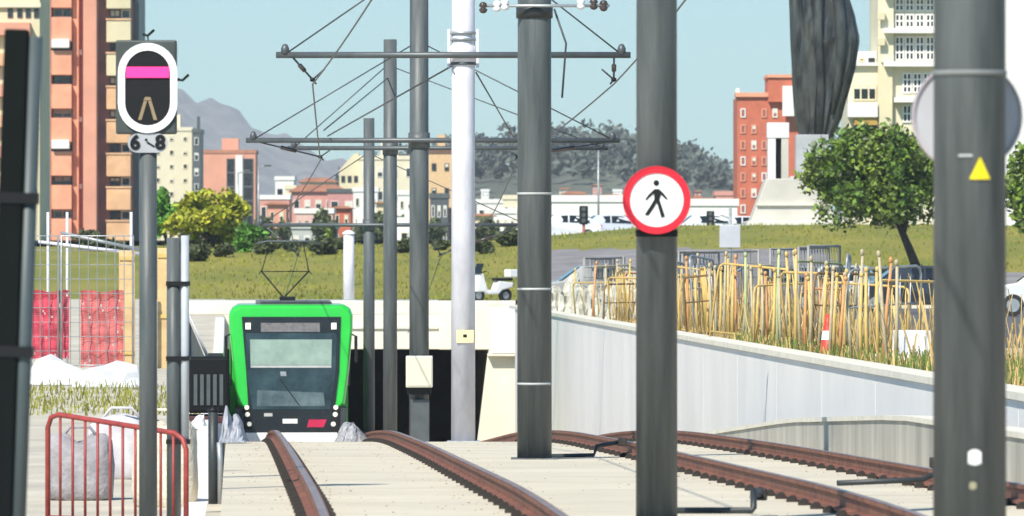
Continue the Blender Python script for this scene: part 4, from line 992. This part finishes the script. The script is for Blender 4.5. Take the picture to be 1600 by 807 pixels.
# ------------------------------------------------------------------ buildings
def window(par, x0, x1, z0, z1, y, frame_m, glass_m=M_glass, nx=1, nz=1, fw=.09, shutter=0.):
    f = MB().ring([(x0, z0), (x1, z0), (x1, z1), (x0, z1)], [(x0 + fw, z0 + fw), (x1 - fw, z0 + fw), (x1 - fw, z1 - fw), (x0 + fw, z1 - fw)], y - .08, y + .04)
    for k in range(1, nx):
        xx_ = x0 + (x1 - x0) * k / nx; f.box(xx_ - fw / 2, xx_ + fw / 2, y - .07, y + .03, z0 + fw, z1 - fw)
    for k in range(1, nz):
        z_ = z0 + (z1 - z0) * k / nz; f.box(x0 + fw, x1 - fw, y - .06, y + .02, z_ - fw / 2, z_ + fw / 2)
    o = f.build('window', frame_m, par)
    bx('pane', glass_m, o, x0 + fw * .5, x1 - fw * .5, y - .045, y - .02, z0 + fw * .5, z1 - fw * .5)
    if shutter: bx('blind', M_cope, o, x0 + fw, x1 - fw, y - .058, y - .046, z1 - (z1 - z0) * shutter, z1 - fw)
    return o
M_or = mat('orange_render', (.74, .33, .20), .85, var=.16, scale=.5)
M_or2 = mat('salmon_render', (.66, .30, .20), .85, var=.1, scale=.3)
M_oc = mat('ochre_render', (.68, .40, .22), .85, var=.2, scale=.5)
M_mar = mat('maroon_brick', (.46, .16, .13), .9, var=.15, scale=1)
M_be = mat('beige_render', (.66, .58, .38), .85, var=.1, scale=.2)
M_cr = mat('cream_render', (.70, .63, .46), .85, var=.08, scale=.2)
M_wr = mat('white_render', (.76, .74, .70), .85, var=.06, scale=.2)
M_pk = mat('pink_render', (.58, .27, .22), .85, var=.12, scale=.4)
M_rb = mat('red_brick', (.50, .135, .075), .9, var=.14, scale=1.2)
M_tile = mat('roof_tile', (.42, .18, .11), .9, var=.2, scale=1.2)
M_dwin = mat('dark_opening', (.03, .03, .04), .5)

# orange tower
d = 700.; s = d / F; B0 = Z(385, d)
tw = thing('apartment_tower', 'tall orange apartment tower with ochre balconies behind the signal', 'building', (X(145, d), d, B0))
a = lambda px: (px - 145) * s
h_ = lambda py: Z(py, d) - B0
bx('wall', M_mar, tw, a(80), a(206), 2.0, 14, -1.5, h_(-70))
bx('shade_toned_side', M_pole, tw, a(206) + .01, a(215), 2.6, 14.5, -1.5, h_(-40))  # tower's right side, its shade put into the dark colour
bx('edge_pier', M_or2, tw, a(68), a(80) - .01, -.2, 13, -1.5, h_(-70), .05)
bx('pier', M_or2, tw, a(131), a(152), -1.2, 1.99, -1.5, h_(-70), .05)
bx('core_wall', M_or, tw, a(113), a(122), .8, 1.985, -1.5, h_(-70))
fl = 52.5
for i in range(-1, 7):
    y0 = 19 + fl * i         # opening centre
    bx('balcony', M_or, tw, a(80), a(112), -.1, 1.98, h_(y0 + 46), h_(y0 + 8), .04)
    window(tw, a(82), a(110), h_(y0 + 7), h_(y0 - 7), 1.9, M_wr if i % 3 == 0 else M_dwin, nx=2, shutter=random.choice((0, .3, .55)))
    if i in (1, 4): 
        MB().prism([(0, 0), (0, .9), (.1, .9), (1.2, .12), (1.2, 0)], a(82), a(108)).build('awning', M_wr, tw, rot=(0, 0, R(-90)), loc=(0, 0, 0)) if 0 else bx('awning', M_wr, tw, a(81), a(109), -.7, .3, h_(y0 + 4), h_(y0 - 10), .05)
    yb = 46 + fl * i
    bl = bx('balcony', M_oc if i > 1 else M_be, tw, a(166), a(204), .2, 1.98, h_(yb + 20), h_(yb - 14), .04)
    bx('railing', M_oc, bl, a(165), a(205), .1, .19, h_(yb - 14) + .02, h_(yb - 17))
    window(tw, a(170), a(186), h_(yb + 35), h_(yb + 21), 1.9, M_dwin, nx=2, shutter=random.choice((0, .4, .7))); window(tw, a(188), a(202), h_(yb + 35), h_(yb + 21), 1.9, M_wr)
    bx('ac_unit', M_wr, tw, a(121.5), a(126), 1.2, 1.97, h_(y0 + 14), h_(y0 + 6), .03) if i % 2 else None
# beige block at the left edge
d = 620.; s = d / F; B0 = Z(395, d)
bb = thing('apartment_block', 'beige apartment block at the left edge behind the dark post', 'building', (X(10, d), d, B0))
a = lambda px: (px - 10) * s; h_ = lambda py: Z(py, d) - B0
bx('wall', M_be, bb, a(-60), a(62), 0, 14, -1, h_(-60))
bx('cornice', M_cr, bb, a(-62), a(64), -.35, -.005, h_(12), h_(4))
for fy in range(7):
    for k, px in enumerate((12, 27, 40, 53, -10, -30)):
        if fy == 0: window(bb, a(px), a(px + 8), h_(28), h_(14), -.02, M_dwin)
        elif k in (0, 4, 2): window(bb, a(px), a(px + 13), h_(60 + 48 * fy), h_(40 + 48 * fy), -.02, M_wr, shutter=.4)
for fy in range(6): bx('balcony', M_oc if fy % 2 else M_or2, bb, a(-40), a(48), -1.0, -.01, h_(56 + 48 * fy), h_(36 + 48 * fy), .04)
def block(name, label, px0, px1, py_top, d, base_py, m, rows_, cols, depth=10, wm=None, roof=None, skip=None, group=None, shade=None, wfrac=.55, hfrac=.5, rz=0., nx=1, par=None):
    s = d / F; B0 = Z(base_py, d); t = thing(name, label, 'building', (X((px0 + px1) / 2, d), d, B0), rz, group)
    W = (px1 - px0) * s; H = Z(py_top, d) - B0
    bx('wall', m, t, -W / 2, W / 2, 0, depth, -1.5, H)
    if roof == 'tile':
        MB().prism([(-W / 2 - .4, 0), (W / 2 + .4, 0), (W / 2 - .18 * W, min(1.1, .13 * W)), (-W / 2 + .18 * W, min(1.1, .13 * W))], -.4, depth + .4).build('roof', M_tile, t, loc=(0, 0, H + .004))
    else:
        bx('parapet', roof if roof else m, t, -W / 2 - .12, W / 2 + .12, -.12, depth + .1, H + .004, H + .5)
        if H > 9: bx('stair_head', m, t, -W * .12, W * .18, depth * .4, depth * .7, H + .51, H + 2.2)
    for r_ in range(rows_):
        for c_ in range(cols):
            if skip and (r_, c_) in skip: continue
            cw = W / cols; ch = H / rows_; x = -W / 2 + cw * (c_ + .5); z = H - ch * (r_ + .55)
            window(t, x - cw * wfrac / 2, x + cw * wfrac / 2, z - ch * hfrac / 2, z + ch * hfrac / 2, -.01, wm or M_wr, nx=nx, fw=.07 if W < 12 else .12, shutter=(.0, .5, .3)[(r_ * 2 + c_) % 3])
    return t
block('apartment_block', 'white slab block between the signal plate and the orange block', 236, 300, 205, 1000, 400, M_cr, 9, 3, wm=M_cr, wfrac=.3, hfrac=.35)
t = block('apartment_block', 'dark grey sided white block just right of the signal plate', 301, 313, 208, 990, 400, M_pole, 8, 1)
t = block('apartment_block', 'orange block with two dark window strips below the mountain', 312, 399, 240, 1100, 400, M_or2, 1, 1, skip={(0, 0)}, roof=M_tile)
s = 1100 / F
for x0, x1 in ((354, 367), (380, 396)):
    for k in range(6):
        b0 = Z(400, 1100); window(t, (x0 - 355.5) * s, (x1 - 355.5) * s, Z(270 + 22 * k, 1100) - b0, Z(248 + 22 * k, 1100) - b0, -.03, M_pole, fw=.12)
bx('light_pier', M_wr, t, (368 - 355.5) * s, (379 - 355.5) * s, -.25, -.01, -1, Z(243, 1100) - Z(400, 1100))
hs = 'low town houses behind the tram'
block('town_house', 'bright white cube house on top of the pink ones', 430, 459, 282, 960, 372, M_wr, 2, 2, wm=M_dwin, group=hs)
block('town_house', 'pink and white house left below the white cube', 404, 452, 312, 850, 385, M_pk, 2, 3, group=hs, roof=M_wr)
block('town_house', 'wide pink house with white window bands behind the pantograph', 455, 540, 300, 900, 385, M_pk, 2, 5, group=hs, roof='tile')
block('town_house', 'rose house with dark roof edge left of the cream building', 512, 556, 302, 880, 385, mat('rose_render', (.52, .24, .22), .85), 2, 2, group=hs, roof=M_pole)
block('town_house', 'pale low house in front of the pink row', 408, 440, 345, 800, 400, M_wr, 2, 2, group=hs, roof='tile')
block('town_house', 'cream house with tiled roof behind the wide pink one', 470, 524, 285, 980, 380, M_cr, 2, 3, group=hs, roof='tile')
t = block('apartment_block', 'cream apartment block with a sloping gable behind the slim masts', 560, 650, 250, 930, 395, M_cr, 4, 4, group=None, wfrac=.4, hfrac=.4)
s = 930 / F
MB().prism([(-75 * s, -1), (-45 * s, -1), (-45 * s, (395 - 240) * s), (-52 * s, (395 - 240) * s), (-75 * s, (395 - 266) * s)], .5, 9).build('gable_wing', M_be, t)
for k in range(3): window(t, (-72 + 10 * k) * s, (-66 + 10 * k) * s, (395 - 285) * s, (395 - 275) * s, .48, M_dwin)
block('apartment_block', 'peach coloured block with dark roof edge left of the pale mast', 668, 708, 240, 880, 395, mat('peach_render', (.66, .44, .24), .85, var=.1), 4, 2, roof=mat('brown_eave', (.16, .08, .05), .8), wfrac=.35, hfrac=.3, wm=M_dwin)
for i, (px0, px1, top, dd, m, lab) in enumerate(((672, 700, 310, 760, M_pole, 'dark grey low building right behind the cabinet mast'), (745, 790, 318, 900, M_wr, 'pale low house right of the pale mast'), (786, 815, 312, 850, M_cr, 'cream low house hidden behind the mast with pale rings'))):
    block('low_building', lab, px0, px1, top, dd, 385, m, 2, 3, group='low buildings at the foot of the hill', wm=M_wr)
block('low_building', 'white low building between the slim masts behind the lawn', 560, 642, 350, 590, 388, M_wr, 1, 4, group='low buildings at the foot of the hill', wm=M_cr, hfrac=.4)
block('low_building', 'grey white low building above the pantograph behind the lawn', 436, 524, 358, 610, 388, mat('greyish_render', (.42, .43, .40), .85), 1, 5, group='low buildings at the foot of the hill', wm=M_wr, hfrac=.4)
for (lab, px0, px1, top, dd, m, rw_, cl, rf) in (
    ('salmon house with tiled roof left of the pink row', 418, 447, 320, 760, M_or2, 2, 2, 'tile'), ('narrow cream house between the pink houses', 446, 462, 296, 940, M_cr, 3, 1, None),
    ('pale pink terrace low in front of the wide pink house', 462, 520, 334, 720, mat('pale_pink_render', (.66, .44, .38), .85, var=.12), 1, 5, M_wr), ('brick red gable house right of the pale pink terrace', 520, 548, 326, 740, M_rb, 2, 2, 'tile'),
    ('white house with flat roof behind the slimmest mast', 552, 590, 300, 860, M_wr, 3, 3, None), ('tan house between the two slim masts', 588, 606, 318, 780, M_be, 2, 2, 'tile'),
    ('white house showing between slim mast and cabinet mast', 622, 646, 305, 800, M_wr, 3, 2, None), ('salmon house low behind the pale mast', 690, 728, 330, 770, M_or2, 2, 3, 'tile'),
    ('small tan house on the hill foot right of the pale mast', 742, 770, 338, 700, M_be, 2, 2, 'tile'), ('small white house on the hill foot left of the mast with pale rings', 772, 806, 334, 720, M_wr, 2, 3, None),
    ('pink house among trees behind the long white building', 880, 915, 304, 900, M_pk, 2, 3, 'tile'), ('tan house among trees behind the long white building', 940, 972, 308, 880, M_be, 2, 3, 'tile'),
    ('reddish house right of the round sign behind the white wall', 1082, 1118, 314, 860, M_rb, 2, 3, 'tile'), ('pinkish house beside the red building foot', 1118, 1150, 306, 840, M_pk, 2, 3, None)):
    block('town_house', lab, px0, px1, top, dd, 388, m, rw_, cl, group='low town houses behind the tram', roof=rf, wm=M_cr, wfrac=.45, hfrac=.45, depth=8)
for lab, px0, px1, top, m in (('tiny white house among the hill trees behind the pale mast', 752, 764, 300, M_wr), ('tiny cream house among the hill trees right of the mast with pale rings', 874, 890, 296, M_cr), ('tiny pink house among the hill trees under the street lamp', 926, 940, 290, M_pk),
        ('tiny white house among the hill trees left of the round sign', 958, 972, 300, M_wr), ('tiny reddish house on the hill slope right of the round sign', 1084, 1096, 300, M_rb), ('tiny white house on the hill slope left of the red building', 1120, 1136, 308, M_wr)):
    block('hill_house', lab, px0, px1, top, 1480, top + 16, m, 2, 2, group='small houses on the wooded hill', roof='tile' if m is not M_wr else None, wfrac=.4, hfrac=.4, depth=6)
block('long_building', 'long low white building behind the cars beyond the lawn', 862, 1002, 316, 560, 388, M_wr, 1, 11, wm=M_cr, wfrac=.42, hfrac=.3)
block('long_building', 'low white wall like building right of the round sign', 1072, 1152, 322, 540, 388, M_wr, 1, 6, wm=M_be, wfrac=.42, hfrac=.3)
# red brick building behind the statue
d = 650.; s = d / F; B0 = Z(355, d)
rbk = thing('brick_building', 'red brick building with a stair tower left of the statue', 'building', (X(1195, d), d, B0))
a = lambda px: (px - 1195) * s; h_ = lambda py: Z(py, d) - B0
bx('wall', M_rb, rbk, a(1152), a(1260), 0, 12, -2, h_(152)); bx('parapet', M_or, rbk, a(1149), a(1200), -.3, 3, h_(152) + .01, h_(145))
bx('stair_tower', M_rb, rbk, a(1200), a(1262), -.6, 8, h_(160), h_(122), .03)
bx('tower_cap', M_or, rbk, a(1198), a(1262), -.8, 8.2, h_(122) + .01, h_(117))
bx('annex', M_wr, rbk, a(1222), a(1240), -1.2, -.62, h_(182), h_(135))
for r_ in range(7):
    for c_, px in enumerate((1157, 1174, 1190, 1207)):
        if random.random() < .9: window(rbk, a(px), a(px + 8), h_(184 + 25 * r_), h_(170 + 25 * r_), -.02, M_or2 if (r_ + c_) % 3 else M_wr, mat('brick_shutter', (.30, .09, .07), .7), shutter=.5 if c_ % 2 else 0)
bx('roof_vent', M_wr, rbk, a(1150), a(1156), 1, 2, h_(145) + .02, h_(138))
# cream stepped apartment building
d = 500.; s = d / F; B0 = Z(400, d)
ca = thing('apartment_block', 'cream stepped apartment building with white gridded windows right of the statue', 'building', (X(1400, d), d, B0))
a = lambda px: (px - 1400) * s; h_ = lambda py: Z(py, d) - B0
bx('wall', M_cr, ca, a(1372), a(1560), 0, 12, -1, h_(-50))
bx('low_wing', M_cr, ca, a(1326), a(1371.8), .5, 11, -1, h_(98)); bx('wing_roof', M_wr, ca, a(1336), a(1371), 1.2, 10, h_(98) + .01, h_(80))
bx('wing_cornice', M_wr, ca, a(1323), a(1371.5), .1, .49, h_(103), h_(98))
window(ca, a(1333), a(1370), h_(157), h_(133), .48, M_be, nx=3, shutter=.25)
bx('balcony', M_wr, ca, a(1324), a(1371), -.7, .49, h_(184), h_(162), .04)
window(ca, a(1334), a(1371), h_(204), h_(188), .48, M_dwin); window(ca, a(1334), a(1371), h_(258), h_(236), .48, M_be, nx=2)
MB().prism([(a(1333), h_(196)), (a(1372), h_(196)), (a(1368), h_(182)), (a(1337), h_(182))], -.5, -.1).build('awning', mat('ochre_canvas', (.45, .28, .06), .8), ca)
window(ca, a(1343), a(1352), h_(96), h_(90), 1.18, M_be); window(ca, a(1358), a(1368), h_(97), h_(90), 1.18, M_dwin)
for py in (-10, 48, 100, 156): bx('cornice', M_wr, ca, a(1380) if py < 150 else a(1396), a(1562), -1.1, -.02, h_(py + 5), h_(py - 3), .03)
for py0, py1, x0 in ((-2, 18, 1398), (22, 44, 1398), (57, 95, 1398), (114, 146, 1410), (164, 192, 1410), (210, 240, 1410)):
    for k in range(4):
        w0 = x0 + 16 * k
        window(ca, a(w0), a(w0 + 14.5), h_(py1), h_(py0), -.03, M_wr, nx=2, nz=3 if py1 - py0 > 30 else 2, fw=.1)
bx('corner_pier', M_be, ca, a(1373), a(1394), -.5, -.01, -1, h_(104), .02)
bx('corner_pier', M_cr, ca, a(1376), a(1396), -.4, -.012, h_(98), h_(-50), .02)
for py in (20, 60): bx('balcony', M_be, ca, a(1370), a(1382), -.9, -.42, h_(py + 12), h_(py), .03)
# white building at right edge
d = 420.; s = d / F
t = block('apartment_block', 'white building at the right edge behind the nearest mast', 1566, 1680, -40, 420, 400, M_wr, 7, 4, wm=M_cr, wfrac=.3, hfrac=.35, skip={(r_, 0) for r_ in range(7)})

# ------------------------------------------------------------------ air
hz = MB().box(-2600, 2600, -60, 9800, -14, 420).build('haze', bpy.data.materials.new('haze_air'))
hm = hz.data.materials[0]; hm.use_nodes = True; nt = hm.node_tree; nt.nodes.remove(nt.nodes['Principled BSDF'])
pv = nt.nodes.new('ShaderNodeVolumePrincipled'); pv.inputs['Color'].default_value = (.90, .94, 1, 1); pv.inputs['Density'].default_value = .00012
nt.links.new(pv.outputs[0], nt.nodes['Material Output'].inputs['Volume'])
tag(hz, 'thin pale haze filling the air over the town', 'haze', kind='stuff')
